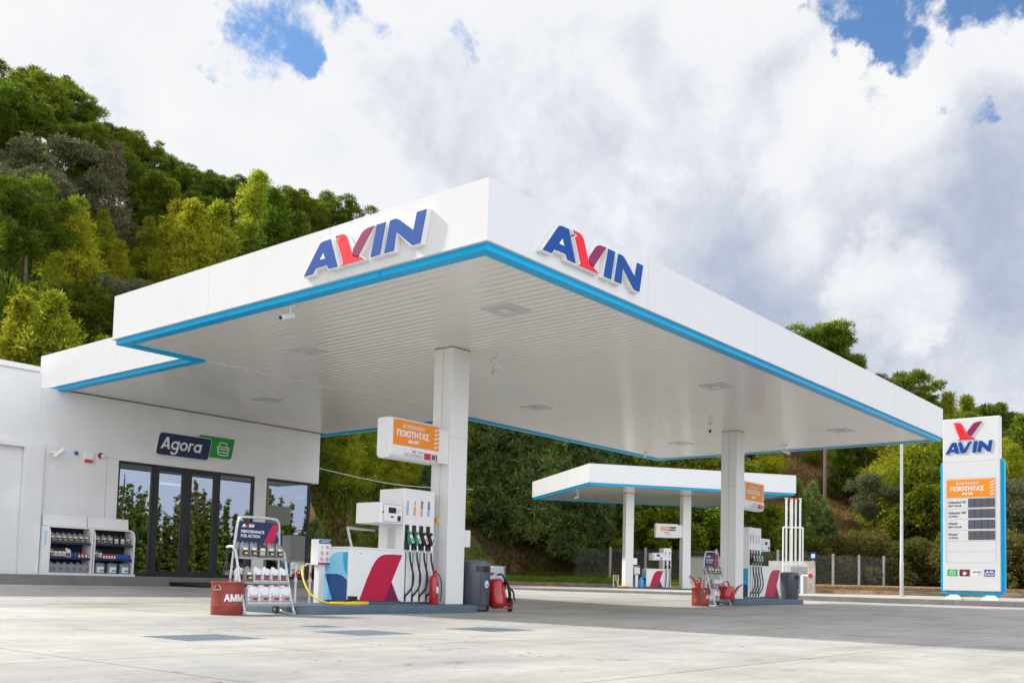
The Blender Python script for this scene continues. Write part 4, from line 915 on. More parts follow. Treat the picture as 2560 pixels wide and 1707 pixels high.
t=thing('standpipe','pair of silver water pipes with yellow hose at the left end of the near island','pipe',(11.3,14.1,IZ1))
def sp(x,y): 
    mb=MB(); mb.tube(catmull([(x,y,IZ1),(x,y,.6),(x,y,.78),(x-.02,y,.82),(x-.09,y,.82),(x-.10,y,.79)],4),.02,8); mb.tube([(x,y,.50),(x,y,.56)],.032,8); part('pipe',mb,'galv',t,smooth='auto'); mb=MB(); mb.tube([(x-.02,y-.03,.6),(x-.04,y-.06,.68)],.012); part('tap_lever',mb,'brightred',t)
sp(11.12,14.1); sp(11.42,14.08)
def spiral(cx,cy,z,r,turns,flat=1.0,ph=0):
    return [(cx+(r+.01*math.sin(3*a))*math.cos(a+ph)*1.4,cy+(r)*math.sin(a+ph)*flat,z+.012*(a/6.28)%0.06+.004*math.sin(5*a)) for a in np.linspace(0,6.28*turns,turns*22)]
t=thing('yellow_hose','coiled yellow water hose on the island hanging from the pipe','hose',(11.0,13.3,IZ1)); mb=MB()
mb.tube(catmull([(11.32,14.08,.80),(11.2,14.0,.78),(11.02,13.8,.66),(10.90,13.55,.45),(10.86,13.3,.27),(10.95,13.05,.17),(11.2,12.92,.15)],6),.016,7)
mb.tube([(11.45+.42*math.cos(a),13.02+.13*math.sin(a),IZ1+.02+.008*(a/6.28)) for a in np.linspace(-2.2,20,110)],.013,7)
part('hose',mb,'yellow',t,smooth=True); mb=MB(); mb.tube([(11.35,13.05,IZ1+.06),(11.5,13.0,IZ1+.11),(11.62,12.98,IZ1+.07)],.014); mb.box(11.44,11.56,12.95,13.07,IZ1+.07,IZ1+.15); part('hose_gun',mb,'black',t)
t=thing('swing_arm','thin bent silver arm rising behind the near pump cabinet','arm',(12.45,14.25,IZ1)); mb=MB(); mb.tube([(12.50,14.2,IZ1),(12.50,14.2,1.15),(12.37,14.2,1.54)],.024,8); part('arm_post',mb,'galv',t); mb=MB(); mb.tube([(12.37,14.2,1.54),(12.75,14.2,1.53),(13.05,14.2,1.53)],[.026,.026,.018],8); part('arm_bar',mb,'galv',t)
# ------------------------------------------------------------------ oil carts
def cart(label,loc):
    t=thing('oil_cart',label,'trolley',(0,0,0),0,'wheeled oil carts on the forecourt')
    for sx,x in ((-1,0),(1,.93)):
        xh=.03 if sx<0 else .90
        mb=MB(); mb.tube(catmull([(x,.50,.10),(x,.50,.5),(xh,.48,1.0)],5),.017,8)
        mb.tube(catmull([(x,.62,1.05),(x,.50,1.06),(x,.42,1.03),(x,.36,.92),(x,.24,.50),(x,.10,.10),(x,.06,.03),(x,.10,.012),(x,.22,.02),(x,.52,.08)],5),.021,8)
        f_=part('side_frame',mb,'galv',t,smooth=True)
        mb=MB()
        for z in (.22,.30,.38,.66,.74): yf=.14+.36*(z/.95); mb.tube([(x,yf*1.0,z),(x,.50,z)],.005,5)
        part('side_wires',mb,'galv',f_)
        mb=MB(); mb.tube([(x-.02*sx-.02,.52,.075),(x-.02*sx+.02,.52,.075)],.072,16); w=part('wheel',mb,'rubber',t,smooth='auto'); mb=MB(); mb.tube([(x-.02*sx-.024,.52,.075),(x-.02*sx+.024,.52,.075)],.02,10); part('hub',mb,'steel',w)
    mb=MB(); mb.tube(catmull([(.03,.48,1.0),(.06,.46,1.38),(.085,.455,1.48),(.15,.45,1.53),(.46,.45,1.54),(.78,.45,1.53),(.845,.455,1.48),(.87,.46,1.38),(.90,.48,1.0)],6),.021,8); part('hoop',mb,'galv',t,smooth=True)
    for z,y0,y1 in ((.155,.10,.48),(.50,.20,.49),(.885,.30,.49)):
        mb=MB(); mb.box(.01,.92,y0,y1,z,z+.012); mb.box(.01,.92,y0-.012,y0,z-.014,z+.018); s_=part('shelf',mb,'grey',t)
        mb=MB()
        for q in (.06,.12): mb.tube([(0,y0-.01,z+q),(.93,y0-.01,z+q)],.004,5)
        part('guard_rails',mb,'steel',s_)
    f=Fr((.075,.445,1.0),(1,0,0)); mb=MB(); rect(mb,f,0,.78,0,.47,-.015,0); b=part('advert_board',mb,'navy',t)
    for q in ('A','Vr','Vp','I','N'):
        mb=MB(); poly(mb,f,[(.06+x*.235/2.765,.375+y*.052/.49) for x,y in LG[q]],.0005,.002); part('lettering',mb,'letter' if q in ('A','I','N') else 'logored',b)
    text(f,'PERFORMANCE',.05,.285,.44,.047,'letter',b,bold=.03,d=.002); text(f,'FOR ACTION',.05,.215,.36,.047,'letter',b,bold=.03,d=.002)
    mb=MB(); poly(mb,f,[(.42,.01),(.63,.40),(.67,.44),(.72,.455),(.775,.455),(.775,.38),(.735,.30),(.70,.18),(.56,.01)],.0005,.002); part('red_graphic',mb,'crimson',b)
    mb=MB(); poly(mb,f,[(.66,.12),(.70,.20),(.775,.02),(.775,.01),(.70,.01)],.0021,.003); part('dark_red_graphic',mb,'darkcrimson',b); mb=MB(); poly(mb,f,[(.735,.30),(.778,.385),(.778,.22)],.0021,.003); part('blue_graphic',mb,'lbblue',b)
    t.location=loc; return t
ct=cart('silver wheeled oil cart beside the red bucket at the near island',(9.13,12.70,gz(9.2,12.8)))
def fill(cx,cy,z,which,g):
    for i in range(5):
        bottle('dark' if i==2 else 'grey',(cx+.13+i*.165,cy+.36,z+.897),f'{"dark" if i==2 else "grey"} oil bottle, {ORD[i]} from left, front row, top shelf of the {which} cart',g)
    for i in range(5):
        bottle('grey',(cx+.10+i*.165,cy+.44,z+.897),f'grey oil bottle, {ORD[i]} from left, back row, top shelf of the {which} cart',g)
    for i in range(5):
        bottle('grey' if i==0 else 'white',(cx+.16+i*.165,cy+.27,z+.512),f'{"grey" if i==0 else "white"} oil bottle, {ORD[i]} from left, front row, middle shelf of the {which} cart',g)
    for i in range(5):
        bottle('white' if i>0 else 'white',(cx+.10+i*.165,cy+.40,z+.512),f'white oil bottle, {ORD[i]} from left, back row, middle shelf of the {which} cart',g)
    for i in range(4):
        bottle('jug',(cx+.20+i*.205,cy+.22,z+.167),f'white oil jug with red label, {ORD[i]} from left, bottom shelf of the {which} cart',g)
fill(9.13,12.70,gz(9.2,12.8),'near','bottles and jugs on the oil carts')
c2=(25.0,13.05,gz(24.5,13.2)); dup(ct,c2,0,'silver wheeled oil cart beside the bucket left of the far column'); fill(*c2,'far','bottles and jugs on the oil carts')
# ------------------------------------------------------------------ sand buckets
def bucket(label,loc,txtrot,r=.245,h=.50):
    t=thing('sand_bucket',label,'bucket',(0,0,0),0,'red sand buckets'); mb=MB()
    mb.lathe([(r*.97,0),(r*.985,.006),(r*.985,h*.28),(r*1.0,h*.285),(r*.985,h*.30),(r*.985,h*.72),(r,h*.725),(r*.99,h*.74),(r,h*.955)],n=40); part('body',mb,'rust',t,smooth='auto')
    mb=MB(); mb.lathe([(r*1.05,0),(r*1.06,.012),(r*1.05,.028),(r*.96,.034),(r*.3,.038),(.01,.038)],(0,0,h*.955),40); l=part('lid',mb,'rust',t,smooth='auto')
    mb=MB(); mb.tube(catmull([(-.07,0,h+.01),(-.06,0,h+.045),(.06,0,h+.045),(.07,0,h+.01)],4),.009,6); part('lid_handle',mb,'rust',l)
    for a in (R_(200),R_(20)):
        mb=MB(); c,s=math.cos(a),math.sin(a); q=r*1.03
        mb.tube(catmull([(c*q-s*.02,s*q+c*.02,h*.93),(c*q-s*.06,s*q+c*.06,h*.80),(c*q-s*.05,s*q+c*.05,h*.775),(c*q+s*.05,s*q-c*.05,h*.775),(c*q+s*.06,s*q-c*.06,h*.80),(c*q+s*.02,s*q-c*.02,h*.93)],3),.006,6); part('side_handle',mb,'steel',t)
    def wr(a,b,d):
        th=txtrot+a/r; return Vector(((r*.99+d)*math.cos(th),(r*.99+d)*math.sin(th),b))
    text(None,'ΑΜΜΟΣ',0,h*.42,.50,.115,'letter',t,bold=.045,d=.002,wrap=wr)
    t.location=loc; return t
bk=bucket('rust red sand bucket left of the near oil cart',(8.97,13.02,gz(9,13)),R_(224))
dup(bk,(24.55,13.35,gz(24,13.4)),R_(22),'rust red sand bucket left of the far oil cart')
# ------------------------------------------------------------------ bins
def litter_bin(label,loc,rz=0):
    t=thing('litter_bin',label,'bin',(0,0,0),0,'dark grey litter bins'); r=.30; mb=MB()
    n=36; prof=[(.245,0),(.25,.12),(.262,.13),(.275,.14),(.28,.16),(.30,.70),(.305,.86),(.30,.97),(.28,1.01),(.20,1.035),(.02,1.045)]
    mb.lathe(prof,n=n); part('body',mb,'bin',t,smooth='auto')
    mb=MB(); mb.lathe([(.26,0),(.262,.05),(.25,.055)],n=n); part('foot',mb,'frame',t)
    mb=MB()
    a0,a1=R_(-137),R_(-60); k=12; v=[]
    for i in range(k+1):
        a=a0+(a1-a0)*i/k
        for z in (.80,.92): v.append((.312*math.cos(a),.312*math.sin(a),z))
    mb.add(v,[(2*i,2*i+2,2*i+3,2*i+1) for i in range(k)]); part('opening',mb,'black',t)
    for a in np.linspace(R_(-190),R_(-40),5):
        mb=MB(); mb.tube([(.292*math.cos(a),.292*math.sin(a),.16),(.312*math.cos(a),.312*math.sin(a),.78)],.006,5); part('rib',mb,'bin',t)
    mb=MB(); a=R_(-91)
    v=[(.32*math.cos(a+.19*math.cos(q)),.32*math.sin(a+.19*math.cos(q)),.56+.075*math.sin(q)) for q in np.linspace(0,6.28,18)[:-1]]; mb.add(v,[tuple(range(17))]); e_=part('emblem',mb,'letter',t)
    mb=MB(); v=[(.323*math.cos(a+.06*x),.323*math.sin(a+.06*x),.56+y) for x,y in ((-1.6,-.04),(-.8,-.04),(-.8,.02),(-1.6,.02),(-1.5,.03),(-.9,.03),(-.9,.045),(-1.5,.045),(.3,-.045),(1.5,-.045),(1.5,.0),(.3,.0))]; mb.add(v,[(0,1,2,3),(4,5,6,7),(8,9,10,11)]); part('emblem_figure',mb,'frame',e_)
    t.location=loc; t.rotation_euler=(0,0,rz); return t
lb_=litter_bin('dark grey litter bin at the right end of the near island',(15.03,13.30,gz(15,13.3)))
dup(lb_,(30.95,13.55,gz(31,13.5)),R_(12),'dark grey litter bin at the right end of the far island')
# ------------------------------------------------------------------ extinguishers
def ext_small(label,x,y,z):
    t=thing('fire_extinguisher',label,'extinguisher',(x,y,z)); mb=MB(); mb.lathe([(.085,0),(.09,.02),(.09,.46),(.075,.53),(.03,.57),(.03,.60)],(x,y,z),20); part('cylinder',mb,'redp',t,smooth='auto')
    mb=MB(); mb.box(x-.03,x+.06,y-.015,y+.015,z+.60,z+.63); mb.tube([(x-.05,y,z+.66),(x+.06,y,z+.64)],.012); part('valve',mb,'redp',t)
    mb=MB(); mb.tube(catmull([(x+.04,y-.02,z+.60),(x+.10,y-.05,z+.55),(x+.125,y-.08,z+.40),(x+.12,y-.09,z+.2),(x+.09,y-.09,z+.06)],5),.011,6); part('hose',mb,'rubber',t)
    mb=MB(); f=Fr((x,y-.0915,z),(1,0,0)); rect(mb,f,-.02,.035,.22,.34,0,.002); part('label',mb,'letter',t)
ext_small('small red extinguisher between the near pump and its column',13.72,13.20,IZ1)
def ext_wheeled(label,loc,rz=0):
    t=thing('wheeled_extinguisher',label,'extinguisher',(0,0,0),0,'large wheeled extinguishers')
    tl=Matrix.Rotation(R_(-13),3,'X')@Matrix.Rotation(R_(-8),3,'Y')
    def T(mb): mb.v=[tuple(tl@Vector(v)+Vector((0,0,.02))) for v in mb.v]; return mb
    mb=MB(); mb.lathe([(.10,.06),(.17,.09),(.19,.14),(.19,.56),(.17,.62),(.10,.66),(.04,.67)],n=28); part('tank',T(mb),'redp',t,smooth='auto')
    mb=MB(); mb.tube([(0,0,.66),(0,0,.76)],.018); mb.tube([(0,0,.74),(.09,0,.74)],.012); part('valve',T(mb),'steel',t); mb=MB(); mb.tube([(-.05,0,.80),(.04,0,.79)],.014); mb.box(-.02,.02,-.02,.02,.76,.79); part('valve_lever',T(mb),'redp',t)
    mb=MB(); mb.tube(catmull([(-.08,.12,.55),(-.12,.14,.75),(-.20,.20,.88),(-.26,.24,.90)],4),.017,7); mb.tube(catmull([(.08,.12,.55),(.04,.14,.75),(-.04,.20,.88),(-.10,.24,.90)],4),.017,7); mb.tube([(-.26,.24,.90),(-.10,.24,.90)],.017,7); part('push_handle',T(mb),'redp',t)
    mb=MB(); mb.tube(catmull([(-.04,-.16,.10),(-.02,-.26,.02),(.05,-.33,-.02),(.16,-.33,-.02),(.20,-.26,.04),(.14,-.14,.13)],5),.016,7); part('front_foot',T(mb),'redp',t)
    for sx in (-1,1):
        mb=MB(); mb.tube([(sx*.25-.025,.10,.145),(sx*.25+.025,.10,.145)],.145,24); w=part('wheel',mb,'rubber',t,smooth='auto'); mb=MB(); mb.tube([(sx*.25-.03,.10,.145),(sx*.25+.03,.10,.145)],.07,16); part('rim',mb,'redp',w)
    mb=MB()
    pts=[((.22+.012*math.sin(a*.37)),-.02+.185*math.cos(a)+.02*math.sin(a*1.3),.37+(.205+.012*math.cos(a*.7))*math.sin(a)) for a in np.linspace(0,6.28*4,100)]
    mb.tube(catmull([(.09,0,.75),(.18,-.02,.74),(.24,0,.62)],5)+[Vector(p) for p in pts],.021,7); mb.tube(catmull([(.24,-.15,.42),(.30,-.2,.32),(.29,-.22,.16),(.30,-.23,.12)],4),.02,7); part('hose',T(mb),'rubber',t,smooth=True)
    mb=MB(); mb.box(.20,.25,-.06,-.02,.50,.58); mb.box(.20,.25,-.04,.0,.14,.24); part('hose_clip',T(mb),'crimson',t)
    t.location=loc; t.rotation_euler=(0,0,rz); return t
we=ext_wheeled('large red wheeled extinguisher with coiled black hose beside the near litter bin',(15.52,13.05,gz(15.5,13)),R_(-35))
dup(we,(27.75,14.95,gz(27.7,15)),R_(20),'bright red wheeled extinguisher behind the far oil cart')
# watering can
t=thing('watering_can','red watering can on the far island left of the column','watering can',(25.95,13.1,IZ2)); mb=MB(); x,y,z=25.95,13.1,IZ2
mb.lathe([(.17,0),(.175,.02),(.15,.32),(.14,.34)],(x,y,z),20); part('body',mb,'redp',t,smooth='auto'); mb=MB(); mb.tube(catmull([(x+.13,y-.02,z+.06),(x+.28,y-.04,z+.20),(x+.44,y-.05,z+.34),(x+.54,y-.06,z+.38)],5),[.06,.055,.05,.045,.042,.04,.035,.032,.03,.027,.025,.022,.02,.02,.02,.024],8); part('spout',mb,'redp',t,smooth=True)
mb=MB(); mb.tube(catmull([(x-.15,y,z+.16),(x-.24,y,z+.30),(x-.14,y,z+.44),(x+.02,y,z+.46),(x+.12,y,z+.34)],5),.016,7); part('handle',mb,'redp',t,smooth=True); t.scale=(1.4,1.3,1.05); t.location.x-=.32
t=thing('oil_drum','rust brown drum behind the far bucket','drum',(30.0,16.2,gz(29,16.2))); mb=MB(); mb.lathe([(.24,0),(.24,.64),(.25,.65),(.24,.66),(.23,.68)],(30.0,16.2,gz(29,16.2)),24); part('shell',mb,'rust',t,smooth='auto'); mb=MB(); mb.lathe([(.265,0),(.27,.02),(.2,.03)],(30.0,16.2,gz(29,16.2)+.68),24); part('lid',mb,'rust',t)
# ------------------------------------------------------------------ covers in the ground
gv=None
for i,(gx,gy,lab) in enumerate([(5.08,7.93,'largest tread plate cover, lower left in the forecourt'),(7.11,7.90,'tread plate cover in the middle of the row of three'),(9.14,7.80,'tread plate cover at the right end of the row of three'),(7.75,9.35,'small tread plate cover behind the middle one')]):
    w=.80 if i<3 else .42
    t=thing('manhole_cover',lab,'cover',(gx,gy,gz(gx,gy)),0,'tread plate covers in the forecourt'); z=gz(gx,gy)+.004; mb=MB(); mb.box(gx,gx+w,gy,gy+w*.97,z-.02,z+.004); part('plate',mb,'grate',t)
    mb=MB(); e_=.03
    for a,b,c,d in ((-e_,w+e_,-e_,-.002),(-e_,w+e_,w*.97+.002,w*.97+e_),(-e_,-.002,0,w*.97),(w+.002,w+e_,0,w*.97)): mb.box(gx+a,gx+b,gy+c,gy+d,z-.02,z+.001)
    part('frame',mb,'galv',t)
# yellow markings
def strip(name,p,q,w,m):
    p=Vector(p);q=Vector(q);d=(q-p).normalized();nn=Vector((-d.y,d.x))*w/2; n=24; mb=MB()
    for i in range(n+1):
        c=p.lerp(q,i/n)
        for s in (-1,1): v=c+nn*s; mb.v.append((v.x,v.y,gz(v.x,v.y)+.004))
    for i in range(n): mb.f.append((2*i,2*i+2,2*i+3,2*i+1))
    o=part(name,mb,m); o['kind']='structure'
strip('yellow_marking',(7.9,16.6),(12.3,17.3),.14,'yline'); strip('yellow_marking',(14.9,12.2),(17.5,11.3),.12,'yline'); strip('yellow_marking',(18.2,13.9),(23.5,16.0),.14,'yline')
# ------------------------------------------------------------------ totem
TXx=37.3; TY0,TY1=8.62,10.53; TZ0=.44
k_=TXx/36
tt=thing('price_totem','tall white and blue price sign on two feet at the right edge','sign',(TXx,(TY0+TY1)/2,TZ0))
mb=MB(); mb.box(TXx,TXx+.30,TY0,TY1,.70,6.88); part('white_body',mb,'panel',tt,bevel=.03)
mb=MB(); f=Fr((TXx+.06,TY1,0),(0,-1,0)); w=TY1-TY0
poly(mb,f,[(-.09,.72),(-.03,.60),(.06,.57),(w-.06,.57),(w+.03,.60),(w+.12,.72),(w+.12,5.22),(w+.09,5.30),(w+.002,5.38),(w+.002,.66),(-.002,.66),(-.002,5.34),(-.06,5.3),(-.09,5.22)],-.22,0); part('blue_surround',mb,'blue',tt,bevel=.01)
for yy in (TY0+.35,TY1-.35):
    mb=MB(); f=Fr((TXx+.05,yy,TZ0-.05),(0,-1,0)); poly(mb,f,[(-.26,.04),(.26,.04),(.14,.17),(-.14,.17)],-.14,0); mb.box(TXx-.05,TXx+.30,yy-.28,yy+.28,TZ0-.06,TZ0-.008)
    for q in (-.22,-.12,.12,.22): mb.tube([(TXx-.02,yy+q,TZ0-.01),(TXx-.02,yy+q,TZ0+.07)],.018,6)
    part('foot',mb,'white',tt)
f=Fr((TXx-.0005,TY1,0),(0,-1,0))
def tpt(x,z): return (x,z)
mb=MB(); P=LG['Vr']; poly(mb,f,[(.37+(x-.745)*1.05,6.10+y*1.22) for x,y in P],.0005,.03); part('bird_emblem',mb,'logored',tt)
mb=MB(); P=LG['Vp']; poly(mb,f,[(.37+(x-.745)*1.05+.01,6.12+y*1.22) for x,y in P],.0005,.03); part('bird_emblem',mb,'logopurple',tt)
for q in ('A','V','I','N'):
    mb=MB(); poly(mb,f,[(.10+x*1.58/2.765,5.62+y*.40/.49) for x,y in LG[q]],.0005,.03); part('brand_letter',mb,'logoblue',tt)
mb=MB(); poly(mb,f,[(.10+x*1.58/2.765,5.62+y*.40/.49) for x,y in HOLE],.031,.033); part('letter_counter',mb,'white',tt)
x0,x1=.12,w-.14; mb=MB()
for z in (4.70,4.0,3.62,3.24,2.86,2.47,2.09,1.70): rect(mb,f,x0,x1,z,z+.008,.0005,.003)
rect(mb,f,x0-.006,x0,1.70,4.708,.0005,.003); rect(mb,f,x1,x1+.006,1.70,4.708,.0005,.003); rect(mb,f,0.02,w-.02,5.31,5.317,.0005,.002)
part('panel_lines',mb,'sign line',tt)
quality_panel(Fr(f.p(x0+.02,4.03,0),(0,-1,0)),x1-x0-.04,.64,tt)
TL=[('Unleaded 95','BEST VALUE'),('Unleaded 100','ACTION'),('Diesel','BEST VALUE'),('Diesel','ACTION')]
for i,(a,b) in enumerate(TL):
    zb_=[3.62,3.24,2.86,2.47][i]
    text(f,a,x0+.06,zb_+.20,.60 if i<2 else .32,.085,'darktext',tt,bold=.02,shear=.25,d=.003); text(f,b,x0+.06,zb_+.08,.46 if 'BEST' in b else .34,.065,'darktext',tt,bold=.03,shear=.25,d=.003)
    mb=MB(); rect(mb,f,.86,x1-.03,zb_+.045,zb_+.355,.0005,.006); pd=part('price_display',mb,'frame',tt)
    mb=MB(); tw_=(x1-.03-.86)/4
    for q in range(4): rect(mb,f,.868+q*tw_,.868+q*tw_+tw_-.018,zb_+.055,zb_+.345,.0062,.009)
    part('digit_tile',mb,'sign grey',pd)
for i,(c,x) in enumerate((('green',.15),('crimson',.56),('letter',.97),('logoblue',1.38))):
    mb=MB(); rect(mb,f,x,x+.34,1.22,1.46,.0005,.004)
    ic=part('service_icon',mb,{'green':mat_once('icon_green',(.0,.45,.10),.4),'crimson':mat_once('icon_maroon',(.20,.01,.04),.4)}.get(c,c),tt)
    fi=Fr(f.p(x+.17,1.34,.004),(0,-1,0))
    if i==0: basket(fi,0,0,.20,.003,ic)
    if i==1:
        mb=MB(); poly(mb,fi,[(-.06,.02),(.05,.02),(.045,-.05),(.01,-.08),(-.02,-.08),(-.055,-.05)],0,.003); poly(mb,fi,[(.052,.01),(.09,.0),(.05,-.04)],0,.003); poly(mb,fi,[(-.02,.03),(0,.03),(.01,.09),(-.01,.09)],0,.003); part('cup_figure',mb,'letter',ic)
    if i==2:
        mark(Fr(fi.p(-.15,.0,0),(0,-1,0)),0,0,.30,ic,depth=.002,h=.065); text(fi,'care',.02,-.08,.11,.045,'logoblue',ic,d=.002)
    if i==3:
        mark(Fr(fi.p(-.11,.035,0),(0,-1,0)),0,0,.22,ic,cols=('letter','logored','logored'),depth=.002,h=.055); mb=MB(); a=rrect(-.15,.15,-.085,.03,.03); b=expand(a,-.009)
        for q in range(len(a)): poly(mb,fi,[a[q],a[(q+1)%len(a)],b[(q+1)%len(a)],b[q]],0,.002)
        part('badge_outline',mb,'letter',ic); text(fi,'MOTOR OIL',-.11,-.05,.22,.04,'letter',ic,bold=.03,d=.002)
# ------------------------------------------------------------------ second canopy (truck lane), its own local frame
KT=-.6189; KO=(39.71,27.82)
k2=thing('diesel_canopy','small white and blue canopy on two columns in the background','canopy',(0,0,0),1e-9)
canopy_from([(0,0),(11.48,0),(11.48,10.0),(0,10.0)],k2,5.52,5.63,6.56)
soffit(k2,[(.25,11.23,.25,9.75)],5.55,rib=.3)
column(k2,3.38,3.5,.50,5.55,w=.46); column(k2,6.72,3.5,.50,5.55,w=.46)
k2.location=(KO[0],KO[1],0); k2.rotation_euler=(0,0,KT)
def Kp(x,y,z=0): return (KO[0]+x*math.cos(KT)-y*math.sin(KT),KO[1]+x*math.sin(KT)+y*math.cos(KT),z)
t=thing('pump_island','long blue grey island under the background canopy','kerb',(0,0,0),1e-9); mb=MB(); mb.loft([(5.3,3.95,-.1,3.0,.8,.5),(5.3,3.95,.09,3.0,.8,.5),(5.3,3.95,.11,2.97,.77,.47)],8); part('slab',mb,'island',t,smooth='auto'); t.location=Kp(0,0,.385); t.rotation_euler=(0,0,KT)
dp_=[(('black','Diesel','letter'),AC),(('black','Diesel','letter'),VL)]
pump('small white fuel pump with two hoses under the background canopy',Kp(5.59,3.5,.50),KT,nh=2,cw=.98,tw=.45,H=2.15,cols=('black','black'),labs=dp_,dp=.62)
s2=dup(ss,Kp(4.08,3.55,.50),KT,'white notice board beside the small pump under the background canopy')
t=thing('junction_box','white box on the right side of the left column of the background canopy','box',(0,0,0),1e-9); mb=MB(); mb.box(3.84,4.10,3.6,3.8,1.72,2.06); part('body',mb,'white',t); t.location=Kp(0,0); t.rotation_euler=(0,0,KT)
t=thing('bracket_sign','white box sign with orange and black product name under the background canopy','sign',(0,0,0),1e-9)
mb=MB(); mb.box(5.14,6.42,3.52,3.80,3.22,3.98); part('housing',mb,'white',t,bevel=.03); mb=MB(); mb.box(6.40,6.72,3.58,3.74,3.26,3.94); part('mounting_box',mb,'white',t)
f=Fr((5.14,3.519,3.22),(1,0,0)); mb=MB(); poly(mb,f,[(.24,.38),(.74,.38),(.79,.60),(.29,.60)],.0005,.003); a=part('orange_panel',mb,'orange',t); text(f,'ACTION',.30,.44,.42,.11,'letter',a,bold=.04,shear=.25,d=.004)
mb=MB(); poly(mb,f,[(.76,.38),(1.12,.38),(1.17,.60),(.81,.60)],.0005,.003); a=part('black_panel',mb,'black',t); text(f,'Diesel',.80,.44,.32,.11,'letter',a,bold=.03,shear=.25,d=.004)
text(f,'ΔΥΝΑΜΗ',.44,.25,.32,.06,'darktext',t,bold=.03,shear=.25,d=.003); text(f,'ΓΙΑ ΔΡΑΣΗ',.52,.15,.38,.06,'lborange',t,bold=.03,shear=.25,d=.003)
t.location=Kp(0,0); t.rotation_euler=(0,0,KT)
t=thing('gas_cylinder','blue gas cylinder beside the small pump in the background','gas cylinder',(0,0,0)); mb=MB(); mb.lathe([(.13,0),(.14,.03),(.14,.36),(.11,.44),(.04,.47)],n=18); part('cylinder',mb,'lbblue',t,smooth='auto'); mb=MB(); mb.lathe([(.07,.46),(.075,.56),(.06,.56),(.02,.5)],n=12); part('collar',mb,'lbblue',t); t.location=Kp(4.34,3.55,.50)
camK=dup(c0,Kp(1.2,5.2,5.53),KT+math.pi,'small camera under the left edge of the background canopy')
t=thing('standpipe','thin pipe with yellow hose left of the background canopy column','pipe',(0,0,0),1e-9); mb=MB(); mb.tube([(2.77,3.6,0),(2.77,3.6,.62),(3.03,3.6,.62),(3.03,3.6,0)],.02); part('pipe',mb,'white',t); mb=MB(); mb.tube(catmull([(2.9,3.58,.62),(2.86,3.5,.4),(2.95,3.45,.2),(3.0,3.4,.03),(3.5,3.3,.03),(3.2,3.2,.03),(2.9,3.35,.04),(3.6,3.42,.05)],5),.02,6); part('hose',mb,'yellow',t); t.location=Kp(0,0,.50); t.rotation_euler=(0,0,KT)
# ------------------------------------------------------------------ vent pipes, tank wall, lamp post, fence
def gp(px,d): # ground position in the azimuth of an image column at depth d (a place, metres)
    a=math.atan((px-1277)/FPX); return azr(math.degrees(a),d/math.cos(a))
vp=thing('vent_pipes','four tall white vent pipes with red caps in a white frame','pipes',tuple(gp(1985,44))[:2]+(.42,))
A=gp(1967.6,44.2); B=gp(2002.5,44.2)
for i,px in enumerate((1967.6,1980.2,1991,2002.2)):
    q=gp(px,44.2); mb=MB(); r=.045 if i!=1 else .07; top=4.66
    mb.tube([(q.x,q.y,.42 if i<2 else .9),(q.x,q.y,top)],r,10); pp=part('pipe',mb,'white',vp,smooth='auto')
    mb=MB(); mb.tube([(q.x,q.y,top+.002),(q.x,q.y,top+.05)],r*1.7,10); part('cap',mb,'lampf' if i in (0,3) else 'brightred',pp)
qa,qb=gp(1959.7,44.2),gp(2009,44.2); mb=MB()
for z in (1.72,3.38): mb.tube([(qa.x,qa.y,z),(qb.x,qb.y,z)],.04,6)
for q in (qa,qb): mb.tube([(q.x,q.y,.42),(q.x,q.y,3.38)],.038,6)
part('frame',mb,'white',vp)
t=thing('tank_wall','low peeling white wall behind the vent pipes','wall',tuple(gp(1980,46.5))[:2]+(.42,)); a,b=gp(1924,46.8),gp(2036,45.5); d=(b-a).normalized(); nn=Vector((-d.y,d.x,0)); mb=MB()
mb.add([tuple(p)[:2]+(z,) for z in (.42,1.93) for p in (a,b,b+nn*.25,a+nn*.25)],[(0,1,5,4),(1,2,6,5),(2,3,7,6),(3,0,4,7),(4,5,6,7)]); part('wall',mb,mat('peeling_white',(.68,.69,.70),.8,vscale=1.6,col2=(.36,.25,.15)),t)
t=thing('fill_point','grey pillar with white valve pipe and orange wheel behind the far bin','valve',tuple(gp(2000,44.0))[:2]+(.42,)); a,b=gp(1981,44.0),gp(2021,44.0); mb=MB(); d=(b-a).normalized(); nn=Vector((-d.y,d.x,0)); mb.add([tuple(p)[:2]+(z,) for z in (.40,1.62) for p in (a,b,b+nn*.3,a+nn*.3)],[(0,1,5,4),(1,2,6,5),(2,3,7,6),(3,0,4,7),(4,5,6,7)]); part('pillar',mb,'post',t)
q=gp(2008,43.6); mb=MB(); mb.tube([(q.x,q.y,.42),(q.x,q.y,1.25)],.06,10); q2=gp(2029,43.4); mb.tube([(q.x,q.y,1.22),(q2.x,q2.y,1.22)],.04,8); part('pipe',mb,'white',t); mb=MB(); v=azr(22,1); mb.tube([tuple(q2+Vector((0,0,1.22))),tuple(q2-v*.05+Vector((0,0,1.22)))],.10,14); part('valve_wheel',mb,'brightred',t)
q=gp(2035,44.2); t=thing('small_notice','small blue and white notice on the tank wall corner','sign',(q.x,q.y,1.9)); mb=MB(); mb.tube([(q.x,q.y,.42),(q.x,q.y,1.95)],.02); part('post',mb,'galv',t); mb=MB(); f=Fr((q.x-.05,q.y-.02,1.95),(math.cos(YAW+.3),-math.sin(YAW+.3),0)); rect(mb,f,-.13,.13,0,.34,0,.02); b_=part('board',mb,'logoblue',t); mb=MB(); rect(mb,f,-.08,.08,.08,.26,.021,.024); part('symbol',mb,'letter',b_)
